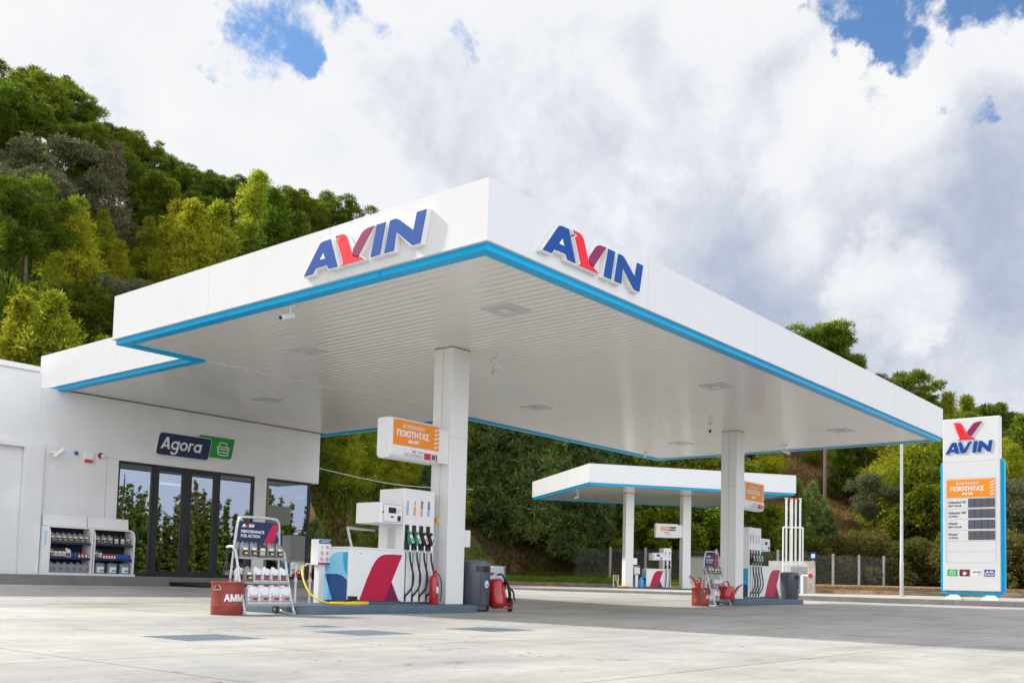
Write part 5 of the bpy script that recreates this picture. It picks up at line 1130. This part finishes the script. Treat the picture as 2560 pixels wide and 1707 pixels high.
# lamp post
q=gp(2256.5,39.5); t=thing('lamp_post','tall galvanised lamp post left of the price sign','lamp post',(q.x,q.y,.42)); mb=MB(); mb.lathe([(.13,0),(.13,.03),(.075,.04),(.075,1.4),(.065,1.42),(.055,6.0),(.045,8.2)],(q.x,q.y,.42),12); part('pole',mb,'galv',t,smooth='auto'); d=azr(60,1); mb=MB(); a=Vector((q.x,q.y,8.60)); mb.tube([tuple(a),tuple(a+d*.5+Vector((0,0,.12)))],.035); part('arm',mb,'galv',t); mb=MB(); b=a+d*.45+Vector((0,0,.12)); s=Vector((-d.y,d.x,0))*.12; e_=d*.5+Vector((0,0,.1)); mb.add([tuple(b-s),tuple(b+s),tuple(b+e_+s),tuple(b+e_-s)]+[tuple(v+Vector((0,0,.07))) for v in (b-s,b+s,b+e_+s,b+e_-s)],[(0,3,2,1),(4,5,6,7),(0,1,5,4),(1,2,6,5),(2,3,7,6),(3,0,4,7)]); part('lamp_head',mb,'frame',t)
# telegraph pole and cable
q=gp(2064,76); zt0=tz(q.x,q.y); t=thing('telegraph_pole','brown wooden telegraph pole among the trees right of the canopy','pole',(q.x,q.y,zt0)); mb=MB(); mb.lathe([(.15,-1),(.14,2),(.11,9.5)],(q.x,q.y,zt0),10); part('pole',mb,'wood',t,smooth=True); mb=MB(); mb.box(q.x-.6,q.x+.6,q.y-.05,q.y+.05,zt0+8.9,zt0+9.0); part('crossarm',mb,'wood',t)
zc_=zt0+9
def cable(label,pts):
    mb=MB(); mb.tube(catmull(pts,8),.022,5); o=part('overhead_cable',mb,'galv' if 'pale' in label else 'rubber'); tag(o,label,'cable','overhead cables')
q2=gp(3000,70); cable('black overhead cable sagging right of the telegraph pole',[(q.x,q.y,zc_),tuple((q+q2)/2)[:2]+(zc_-1.0,),(q2.x,q2.y,zc_-1.5)])
a=gp(-200,50); b=gp(420,52); cable('black overhead cable crossing the pines at the far left',[(a.x,a.y,17.2),tuple((a+b)/2)[:2]+(15.6,),(b.x,b.y,14.2)])
a=gp(780,58); b=gp(1180,60); mbx=None; cable('pale thin cable seen between the shop and the near column',[(a.x,a.y,7.1),tuple((a+b)/2)[:2]+(6.3,),(b.x,b.y,6.2)])
# fences
def fence(label,pts,posts,h=1.9,mesh=True,th=.12):
    t=thing('wire_fence',label,'fence',(pts[0].x,pts[0].y,0))
    for p in posts:
        z=tz(p.x,p.y); mb=MB(); mb.box(p.x-th/2,p.x+th/2,p.y-th/2,p.y+th/2,z-.3,z+h+random.uniform(-.05,.05)); part('post',mb,'post',t)
    mb=MB()
    for i in range(len(pts)-1):
        p,q=pts[i],pts[i+1]; mb.add([(p.x,p.y,tz(p.x,p.y)),(q.x,q.y,tz(q.x,q.y)),(q.x,q.y,tz(q.x,q.y)+h-.12),(p.x,p.y,tz(p.x,p.y)+h-.12)],[(0,1,2,3)])
    part('wire_netting',mb,'net',t)
def netm():
    m=bpy.data.materials.new('wire_net'); m.use_nodes=True; t=m.node_tree; t.nodes.clear(); n=t.nodes.new; l=t.links.new
    o=n('ShaderNodeOutputMaterial'); a=n('ShaderNodeBsdfTransparent'); d=n('ShaderNodeBsdfDiffuse'); d.inputs[0].default_value=(.30,.31,.31,1); x=n('ShaderNodeMixShader'); g=n('ShaderNodeNewGeometry'); sp=n('ShaderNodeSeparateXYZ'); l(g.outputs['Position'],sp.inputs[0])
    v=n('ShaderNodeVectorMath'); v.operation='DOT_PRODUCT'; l(g.outputs['Position'],v.inputs[0]); v.inputs[1].default_value=tuple(VD)
    outs=[]
    for s in (1,-1):
        k=n('ShaderNodeMath'); k.operation='MULTIPLY_ADD'; l(sp.outputs[2],k.inputs[0]); k.inputs[1].default_value=s; l(v.outputs['Value'],k.inputs[2])
        q=n('ShaderNodeMath'); q.operation='PINGPONG'; l(k.outputs[0],q.inputs[0]); q.inputs[1].default_value=.04
        e=n('ShaderNodeMath'); e.operation='LESS_THAN'; l(q.outputs[0],e.inputs[0]); e.inputs[1].default_value=.0024; outs.append(e.outputs[0])
    mm=n('ShaderNodeMath'); mm.operation='MAXIMUM'; l(outs[0],mm.inputs[0]); l(outs[1],mm.inputs[1]); l(mm.outputs[0],x.inputs[0]); l(a.outputs[0],x.inputs[1]); l(d.outputs[0],x.inputs[2]); l(x.outputs[0],o.inputs[0]); return m
M['net']=netm()
pp=[gp(x,d) for x,d in ((2022,61.5),(2085,62),(2150,62.6),(2212,63.2),(2277,64),(2333,64.8),(2392,65.5),(2450,66.2),(2510,67),(2580,68),(2680,69))]
fence('chain link fence with concrete posts behind the pavement, right',pp,pp[1:],1.95)
q=gp(2268,63.2); t=thing('fence_brace','slanting concrete brace against the fence behind the lamp post','brace',(q.x,q.y,.7)); a=gp(2250,62.6); b=gp(2277,63.8); mb=MB(); mb.tube([(a.x,a.y,.7),(b.x,b.y,1.55)],.055,6); part('bar',mb,'post',t)
pp=[gp(x,d) for x,d in ((1440,66.5),(1528,65.5),(1616,64.5),(1705,63.8),(1793,63.2),(1870,62.6),(1947,62.2),(2022,61.6))]
fence('wire fence with concrete posts behind the background canopy',pp,pp[1:7],2.15)
# stone kerb line between pavement and verge
mb=MB(); n=70
for i in range(n):
    p=VA.lerp(VB,i/n); q=VA.lerp(VB,(i+1)/n); h=.66
    mb.add([(p.x,p.y,.3),(q.x,q.y,.3),(q.x,q.y,h),(p.x,p.y,h),(q.x+VN.x*.3,q.y+VN.y*.3,h+.01),(p.x+VN.x*.3,p.y+VN.y*.3,h+.01)],[(0,1,2,3),(3,2,4,5)])
o=part('verge_kerb',mb,'stone'); o['kind']='structure'
# white pump house wall behind the small canopy
a,b=gp(1722,57),gp(1803,55.5); t=thing('white_hut','plain white low hut between the background canopy column and the far column','hut',(a.x,a.y,.42)); d=(b-a).normalized(); nn=Vector((-d.y,d.x,0))*2; mb=MB(); mb.add([tuple(p)[:2]+(z,) for z in (.42,2.28) for p in (a,b,b+nn,a+nn)],[(0,1,5,4),(1,2,6,5),(2,3,7,6),(3,0,4,7),(4,5,6,7)]); part('wall',mb,mat('cream_render',(.70,.70,.62),.8,var=.1,vscale=1),t)
mb=MB(); e_=Vector((0,0,0)); mb.add([tuple(p)[:2]+(z,) for z in (2.282,2.36) for p in (a-nn*.03,b-nn*.03,b+nn,a+nn)],[(0,1,5,4),(1,2,6,5),(2,3,7,6),(3,0,4,7),(4,5,6,7)]); part('roof_slab',mb,'post',t)
# IBC water tank seen past the bin
q=gp(1236,37); t=thing('water_tank','pale caged water tank far behind the near litter bin','tank',(q.x,q.y,.2)); z=gz(min(q.x,36),q.y); mb=MB(); mb.box(q.x-.3,q.x+.3,q.y-.3,q.y+.3,z+.1,z+.95); part('tank',mb,'emblem',t,bevel=.04); mb=MB()
for k in range(5):
    for (x,y) in ((-.31+k*.155,-.32),(-.32,-.31+k*.155)): mb.tube([(q.x+x,q.y+y,z+.05),(q.x+x,q.y+y,z+1.0)],.01,5)
    zz_=z+.08+k*.22; mb.tube([(q.x-.32,q.y-.32,zz_),(q.x+.32,q.y-.32,zz_)],.01,5); mb.tube([(q.x-.32,q.y-.32,zz_),(q.x-.32,q.y+.32,zz_)],.01,5)
part('cage',mb,'galv',t)
# ------------------------------------------------------------------ vegetation
def leaf_mesh(name,cl,nper,ll,lw,m,droop=0,upb=.0,shell=.72,seed=0,outw=.6):
    """cl: array (n,6) centre xyz + radii xyz. leaves are small diamond quads spread through each clump."""
    g=np.random.default_rng(seed); cl=np.asarray(cl,float); n=len(cl); vol=cl[:,3]*cl[:,4]; k=np.maximum(8,(nper*vol/vol.mean()).astype(int)); idx=np.repeat(np.arange(n),k); T=len(idx)
    d=g.normal(size=(T,3)); d/=np.linalg.norm(d,axis=1)[:,None]; d[:,2]+=upb; d/=np.linalg.norm(d,axis=1)[:,None]
    rr=shell+(1-shell)*g.random(T); rr*=1+.12*g.normal(size=T)
    c=cl[idx,:3]+d*cl[idx,3:]*rr[:,None]
    ax=d*outw+g.normal(size=(T,3))*.45; ax[:,2]-=droop; ax/=np.linalg.norm(ax,axis=1)[:,None]
    s=np.cross(ax,g.normal(size=(T,3))); s/=np.linalg.norm(s,axis=1)[:,None]+1e-9
    k_=(.45+1.5*g.random(T)**1.7)[:,None]; L=ll*k_*(.8+.4*g.random(T))[:,None]; Wd=lw*k_*(.8+.4*g.random(T))[:,None]
    v=np.empty((T,4,3)); v[:,0]=c-ax*L*.5; v[:,1]=c+s*Wd*.5; v[:,2]=c+ax*L*.5; v[:,3]=c-s*Wd*.5
    me=bpy.data.meshes.new(name); me.vertices.add(T*4); me.vertices.foreach_set('co',v.reshape(-1)); me.loops.add(T*4); me.loops.foreach_set('vertex_index',np.arange(T*4,dtype=np.int32)); me.polygons.add(T); me.polygons.foreach_set('loop_start',np.arange(0,T*4,4,dtype=np.int32)); me.polygons.foreach_set('loop_total',np.full(T,4,dtype=np.int32)); me.update(); me.materials.append(M[m]); return me
def wood_mesh(name,h,r,cl,m='bark',lean=0):
    mb=MB(); mb.tube(catmull([(0,0,-1.2),(lean*.3,0,h*.35),(lean,.1,h*.75),(lean*1.1,.1,h*.95)],4),[max(.03,r*(1-.07*i)) for i in range(13)],7)
    for c in cl[::2]:
        z0=min(c[2]*.82,h*.85); mb.tube([(lean*z0/h,0,z0),(c[0]*.6,c[1]*.6,(z0+c[2])/2-.1),(c[0],c[1],c[2])],[.07,.045,.02],5,False)
    me=bpy.data.meshes.new(name); me.from_pydata(mb.v,[],mb.f); me.update(); me.materials.append(M[m]); return me
def pine_clumps(g,h,w,n,kind):
    cl=[]
    for i in range(n):
        u=(i+.5)/n
        if kind=='round':   # mature umbrella-ish crown
            a=g.random()*6.28; q=g.random()**.5; z=h*(.42+.55*u); rw=w*(math.sin(math.pi*min(1,.22+.80*(1-u)+.0))**.6)*(.25+.85*q)*(.8+.35*math.sin(a*3+u*5)); rd=.42+.55*g.random()**1.5
            cl.append((rw*math.cos(a)*1.08,rw*math.sin(a)*1.08,z,rd*1.25,rd*1.25,rd*.7))
        elif kind=='cone':
            a=i*2.4+g.random(); z=h*(.12+.86*u); bo=.72+.38*math.sin(u*19+i%3); rw=w*(1-u)**.8*(.25+.85*g.random())*bo; rd=.38+.55*(1-u)+.25*g.random()
            cl.append((rw*math.cos(a),rw*math.sin(a),z,rd*1.15,rd*1.15,rd*.7))
        elif kind=='bush':
            a=g.random()*6.28; q=g.random()**.5; z=h*(.1+.8*u); rw=w*(1-.45*u)*q; rd=.5+.4*g.random(); cl.append((rw*math.cos(a),rw*math.sin(a),z,rd,rd,rd*.85))
        elif kind=='column':
            a=i*2.4; z=h*(.04+.94*u); rw=w*(1-u**1.9)*(.55+.6*g.random()); rd=(.32+.35*(1-u)+.25*g.random()); cl.append((rw*math.cos(a),rw*math.sin(a),z,rd,rd,rd*.95))
    if kind=='shoots':
        cl=[]
        for j in range(17):
            a=g.random()*6.28; q=w*g.random()**.5; hh=h*(.50+.50*g.random()**1.3)*(1-.12*q/w); k=11
            for m_ in range(k):
                u=(m_+.5)/k; z=h*.08+(hh-h*.08)*u; rd=(.50-.34*u**2)*(.7+.5*g.random()); cl.append((q*math.cos(a)+g.normal()*.10,q*math.sin(a)+g.normal()*.10,z,rd,rd,(hh-h*.08)/k*.7))
    return cl
PR={}
def proto(key,name,cat,kind,h,w,n,nper,ll,lw,m,seed,droop=0,trunk=.16,upb=.1,**kw):
    g=np.random.default_rng(seed); cl=pine_clumps(g,h,w,n,kind)
    PR[key]=(name,cat,wood_mesh(name+'_trunk',h,trunk,cl,lean=g.normal()*.3),leaf_mesh(name+'_crown',cl,nper,ll,lw,m,droop,upb,seed=seed,**kw),h)
for s in range(3): proto(f'pineR{s}','pine_tree','pine','round',9.5,3.1,84,520,.235,.054,'pine',10+s,shell=.45,upb=.35,outw=1.0)
for s in range(3): proto(f'pineY{s}','pine_tree','pine','cone',8.0,2.5,110,300,.21,.046,'young',20+s,shell=.35,upb=.35,outw=1.1)
for s in range(2): proto(f'pineC{s}','pine_tree','pine','cone',9.0,2.7,110,300,.23,.05,'pine',30+s,shell=.35,upb=.35,outw=1.1)
proto('olive0','olive_tree','tree','round',7,2.8,36,420,.18,.08,'olive',40); proto('dry0','dry_pine_tree','pine','cone',8.5,2.3,34,260,.22,.05,'dry',41)
for s in range(3): proto(f'cyp{s}','cypress_tree','tree','column',10,2.3,130,330,.36,.08,'cyp',50+s,droop=-.2,outw=1.3,shell=.5)
for s in range(3): proto(f'ivy{s}','leafy_tree','tree','bush',6,2.4,34,420,.17,.12,'ivy',60+s,upb=.0)
for s in range(3): proto(f'scrub{s}','shrub','shrub','bush',3.6,2.0,22,330,.20,.08,'scrub',70+s)
for s in range(2): proto(f'scrubG{s}','shrub','shrub','bush',3.4,1.7,20,330,.20,.08,'ivy',80+s)
for s in range(2): proto(f'pop{s}','young_tree','tree','shoots',8.0,2.5,40,34,.30,.20,'poplar',90+s,shell=.2)
TREES=[]
def plant(key,pos,s,label,group,z=None,sz=1):
    name,cat,wm,cm,h=PR[key]; zz=tz(pos.x,pos.y) if z is None else z
    o=thing(name,label,cat,(pos.x,pos.y,zz),random.random()*6.28,group); o.scale=(s,s,s*sz)
    a=bpy.data.objects.new('trunk',wm); COL.objects.link(a); a.parent=o; b=bpy.data.objects.new('crown',cm); COL.objects.link(b); b.parent=o; TREES.append((pos.x,pos.y)); return o
GH='trees on the hillside'
def P_(dx,r): a=math.atan((dx*1.0884-1277)/FPX); return azr(math.degrees(a),r)
# hand-placed trees: (displayed column, distance, kind, scale, label)
hand=[(95,50,'pineY0',1.05,'bright yellow-green pine with open branches directly behind the annex'),(20,51,'pineY1',.85,'yellow-green pine at the far left edge above the annex roof'),(215,53,'pineY2',.75,'small yellow-green pine right of the big one behind the annex'),(140,64,'pineY1',1.0,'yellow-green cone pine in the middle of the left slope'),(300,58,'pineY0',.8,'low yellow-green pine just above the left corner of the canopy'),(345,62,'pineY2',.6,'small yellow pine peeking over the canopy edge'),
(215,78,'dry0',1.05,'thin brownish half dry pine on the left slope'),(55,72,'olive0',1.1,'grey-green round tree at the left edge of the slope'),(15,66,'olive0',1.0,'lower grey-green tree at the left picture edge'),
(410,70,'pineY0',1.25,'tall yellow-green pine in the middle of the left slope'),(375,73,'pineY1',1.0,'yellow-green pine left of the tallest yellow pine'),(470,72,'pineY2',1.15,'broad yellow-green pine right of the tallest yellow pine'),(560,82,'pineY0',1.3,'tall pale pine with a pointed top on the skyline'),(600,78,'pineC0',1.1,'green pine with layered branches above the canopy'),(660,80,'pineC1',1.0,'green pine on the skyline right of the pointed one'),(720,82,'pineY1',.95,'yellow-green pine low above the canopy edge'),(790,86,'pineR0',.78,'round pine at the right end of the left skyline'),(750,90,'pineR1',.80,'round pine behind the end of the left skyline'),(845,88,'pineR2',.70,'last round pine where the canopy hides the slope')]
for dx,r,k,s,l in hand: plant(k,P_(dx,r),s,l,GH)
sk=[(10,92,'pineR0',1.15),(60,91,'pineR1',1.2),(115,90,'pineR2',1.05),(165,89,'pineR1',.9),(210,90,'pineR2',.95),(260,90,'pineR0',1.1),(310,90,'pineR1',.95),(350,91,'pineC0',.95),(395,91,'pineR2',.85),(435,92,'pineC1',.85),(475,92,'pineC0',.9),(520,92,'pineR0',.85),(640,92,'pineR1',.9),(700,93,'pineR2',.8)]
for i,(dx,r,k,s) in enumerate(sk): plant(k,P_(dx,r),s*.74,f'dark green pine on the left ridge line, {ORD[i]} from the left',GH)
sk=[(1755,118,'pineR0',1.0),(1812,118,'pineR1',.95),(1850,116,'pineR2',1.25),(1895,117,'pineR0',1.2),(1940,119,'pineR1',1.0),(1985,120,'pineR2',.85),(2085,124,'pineR0',.9),(2135,125,'pineY0',.9),(2180,126,'pineY1',.95),(2225,128,'pineY2',.95),(2270,130,'pineR0',.95),(2315,131,'pineR1',.9),(2352,133,'pineC0',.95),(1625,117,'pineC1',.95),(2400,134,'pineR1',1.0)]
for i,(dx,r,k,s) in enumerate(sk): plant(k,P_(dx,r),s*(1.35 if 2060<dx<2240 else 1.05),f'pine on the right ridge line, {ORD[i]} from the left',GH)
# big dark conifers behind the forecourt
cy=[(1065,69,1.0),(1105,66,1.08),(1155,67,1.12),(1200,65.5,1.15),(1250,67,1.1),(1295,66,1.02),(1340,66.5,.95),(1385,67,.85),(1425,68,.75),(1130,71,1.2),(1225,71,1.2),(1320,71,1.05),(1405,70.5,.9)]
for i,(dx,r,s) in enumerate(cy): plant(f'cyp{i%3}',P_(dx+random.uniform(-14,14),r+2.5+random.uniform(0,3.5)),s*random.uniform(.86,1.16),f'large dark feathery conifer behind the forecourt, {ORD[i if i<9 else i-9]} from left in the {"front" if i<9 else "back"} row','dark conifers between the near column and the background canopy')
iv=[(1445,68.5,.85),(1490,69,.95),(1535,69.5,1.0),(1575,69,.95),(1620,69.5,1.0),(1665,69.5,.9),(1705,69.5,.85),(1745,70,.8),(1510,73,1.15),(1600,73,1.2),(1690,74,1.05),(1780,71,.7)]
for i,(dx,r,s) in enumerate(iv): plant(f'ivy{i%3}',P_(dx,r+1.5),s,f'yellow-green leafy tree behind the background canopy, {"front row" if i<8 else "rear row"}, {ORD[i%8]} from left','leafy trees behind the background canopy',sz=.95)
plant('pineC0',P_(1825,69),.78,'pointed green conifer right behind the end of the background canopy',GH); plant('cyp1',P_(1868,72),.62,'dark narrow conifer behind the vent pipes',GH); plant('cyp2',P_(1900,71),.5,'smaller dark conifer right of the vent pipes',GH)
# hedge of scrub behind the right fence
for i in range(18):
    dx=1900+i*29; plant(['scrub0','scrub1','scrub2'][i%3],P_(dx,69.5+random.uniform(-1,1.5)),random.uniform(.8,1.05)*(.85 if dx<1960 else 1),f'brownish green shrub behind the right fence, {ORD[i]} from the left','shrubs behind the right fence')
for i,(dx,r,k,s) in enumerate([(2010,80,'olive0',.75),(2060,84,'pineY1',1.2),(2100,80,'pineY2',1.3),(2130,78,'ivy0',1.1),(2150,88,'pineY0',1.2),(2040,92,'pineC0',1.1),(2330,84,'pineY2',1.0),(2345,78,'olive0',.9),(2352,95,'pineC1',1.2),(2310,92,'pineY0',1.1),(1960,95,'pineC1',1.0),(1990,88,'pineR0',.9),(1765,84,'pineY1',.8),(1740,96,'pineY2',.8)]):
    plant(k,P_(dx,r),s,f'{"grey-green" if "olive" in k else ("yellow-green" if "Y" in k or "ivy" in k else "dark green")} tree on the lower right hillside above the fence shrubs','trees in front on the right hillside')
# scatter over the slopes
g=random.Random(5); cnt=0
def ok(x,y,d): return all((x-a)**2+(y-b)**2>d*d for a,b in TREES)
tries=0
while tries<14000 and cnt<300:
    tries+=1; az=g.uniform(-31,31); b,t_=itp(az,AZ,RB),itp(az,AZ,RT); r=g.uniform(b+2,t_+2); dxp=(math.tan(R_(az))*FPX+1277)/1.0884
    p=azr(az,r); dist=(2.9 if r<76 else 3.3) if az<-7 else 4.3
    if not ok(p.x,p.y,dist): continue
    if 1765<dxp<2010 and r<100 and (1790<dxp<1980 or r<82): continue      # bare dry slope
    if 690<dxp<1090 and r<70: continue
    if az>-7 and r<76: continue
    h=g.random()
    if az<-7: k=g.choice(['pineR0','pineR1','pineR2','pineC0','pineC1']) if (r>76 or h<.2) else g.choice(['pineY0','pineY1','pineY2'])
    else: k=g.choice(['pineR0','pineR1','pineC0','pineY1','pineY0','pineY2','pineY1','pineY0'])
    if h>.965: k='olive0'
    s=g.uniform(.75,1.05)*(1 if az<0 else .9)*((.72 if r<76 else .78) if az<-7 else 1); cnt+=1
    side='left' if az<-7 else ('middle' if az<10 else 'right')
    colr="yellow-green" if "Y" in k else ("grey-green" if "olive" in k else "dark green"); lev="low" if r<b+(t_-b)*.35 else ("half way up" if r<b+(t_-b)*.7 else "high")
    plant(k,p,s,f'{colr} tree {lev} on the {side} hillside, inside the dense wood',f'{colr} trees {lev} on the {side} hillside')
# open brown bank with shrubs, between shop and near column
bank=[(716,49,'scrub0',.9),(700,53,'scrub2',1.0),(735,55,'cyp0',.42),(770,58,'scrub0',.7),(790,64,'pineY0',.75),(835,66,'pineY1',.7),(872,61,'pineC0',.42),(745,64,'pineY2',.7),(905,66,'pineY0',.6),(930,61,'cyp0',.42),(850,56,'scrub1',.5),(985,66,'cyp2',.5),(1020,62,'scrubG1',.8),(800,56,'scrub1',.6),(880,57,'scrubG1',.45),(960,61,'scrub2',.6),(725,57,'cyp2',.5),(1035,68,'pineY1',.8),(715,62,'pineC0',.7),(935,68,'pineY2',.7),(1075,70,'pineY0',.95),(815,60,'pineC1',.38)]
for i,(dx,r,k,s) in enumerate(bank): plant(k,P_(dx,r),s,f'{"small conifer" if "cyp" in k or "pine" in k else "shrub"} on the brown bank behind the near pump, {ORD[i]} of the scattered plants','shrubs on the brown bank')
# row of poplars and a low white building across the road, seen in the shop glass
for i in range(18):
    x=25+i*2.1; plant(f'pop{i%2}',Vector((x,-10-1.1*(i%3),0)),.84+.16*((i*7)%5)/5,f'{ORD[i]} leafy young tree of the row mirrored in the shop glass','row of young trees across the road',z=0)
for i,(x0,x1,h,m) in enumerate(((30,39,2.0,'white'),(40,52,1.0,'rust'))):
    t=thing('roadside_building',['low white building across the road behind the young trees','low red building across the road behind the young trees'][i],'building',(x0,-16,0)); mb=MB(); mb.box(x0,x1,-20,-16,-.1,h); part('wall',mb,m,t); mb=MB(); mb.box(x0-.2,x1+.2,-20.2,-15.8,h,h+.15); part('roof',mb,'lampf',t)
# grass and dry grass
def blades(name,fn,N_,ll,lw,m,seed):
    gg=np.random.default_rng(seed); P=[fn(gg) for _ in range(N_)]; c=np.array(P); T=len(c); ax=np.array([0,0,1.])+gg.normal(size=(T,3))*.45; ax/=np.linalg.norm(ax,axis=1)[:,None]; s=np.cross(ax,gg.normal(size=(T,3))); s/=np.linalg.norm(s,axis=1)[:,None]; L=ll*(.5+gg.random(T))[:,None]
    v=np.empty((T,3,3)); v[:,0]=c-s*lw; v[:,1]=c+s*lw; v[:,2]=c+ax*L
    me=bpy.data.meshes.new(name); me.vertices.add(T*3); me.vertices.foreach_set('co',v.reshape(-1)); me.loops.add(T*3); me.loops.foreach_set('vertex_index',np.arange(T*3,dtype=np.int32)); me.polygons.add(T); me.polygons.foreach_set('loop_start',np.arange(0,T*3,3,dtype=np.int32)); me.polygons.foreach_set('loop_total',np.full(T,3,dtype=np.int32)); me.update(); me.materials.append(M[m]); o=bpy.data.objects.new(name,me); COL.objects.link(o); return o
def fg(gg):
    while True:
        u=gg.random(); p=VA.lerp(VB,.05+.62*u)+VN*(.35+3.6*gg.random()); 
        return (p.x,p.y,tz(p.x,p.y)-.02)
tag(blades('verge_grass',fg,40000,.18,.03,'grass',3),'bright green grass on the verge behind the pavement','grass',kind='stuff')
def fd(gg):
    a=gg.uniform(12,29); r=gg.uniform(70,104); p=azr(a,r); return (p.x,p.y,tz(p.x,p.y)-.03)
tag(blades('dry_grass',fd,42000,.45,.05,'drygrass',4),'dry golden grass on the bare slope, right','dry grass',kind='stuff')
def fb(gg):
    while True:
        a=gg.uniform(-16,14); r=gg.uniform(50,74); p=azr(a,r)
        if a>-9.5 and vdist(p.x,p.y)<3.7+.5*math.sin(p.x*2)+.4*gg.random(): continue
        return (p.x,p.y,tz(p.x,p.y)-.03)
tag(blades('bank_weeds',fb,70000,.38,.045,'scrub',5),'brown and green weeds on the bank behind the forecourt','weeds',kind='stuff')
def fu(gg):
    while True:
        a=gg.uniform(-31,-5); r=gg.uniform(50,98); p=azr(a,r)
        if math.sin(p.x*.9)*math.cos(p.y*.8)+gg.random()*1.4>.1: return (p.x,p.y,tz(p.x,p.y)+gg.random()**2*1.3-.1)
tag(blades('undergrowth',fu,150000,.40,.05,'pine',8),'dark green undergrowth between the pines on the left slope','undergrowth',kind='stuff')
def fu2(gg):
    while True:
        a=gg.uniform(0,31); r=gg.uniform(72,128); p=azr(a,r)
        if a>12 and a<21 and r<104: continue
        return (p.x,p.y,tz(p.x,p.y)+gg.random()**2*1.2-.1)
tag(blades('undergrowth',fu2,70000,.45,.06,'pine',9),'green undergrowth between the trees on the right slope','undergrowth',kind='stuff')
def fl(gg):
    p=VA.lerp(VB,.62+.38*gg.random())+VN*(.3+1.6*gg.random()); return (p.x,p.y,tz(p.x,p.y)-.02)
tag(blades('fence_weeds',fl,6000,.14,.03,'drygrass',6),'dry weeds along the foot of the right fence','weeds',kind='stuff')
S.render.engine='CYCLES'
print('objects',len(bpy.data.objects))
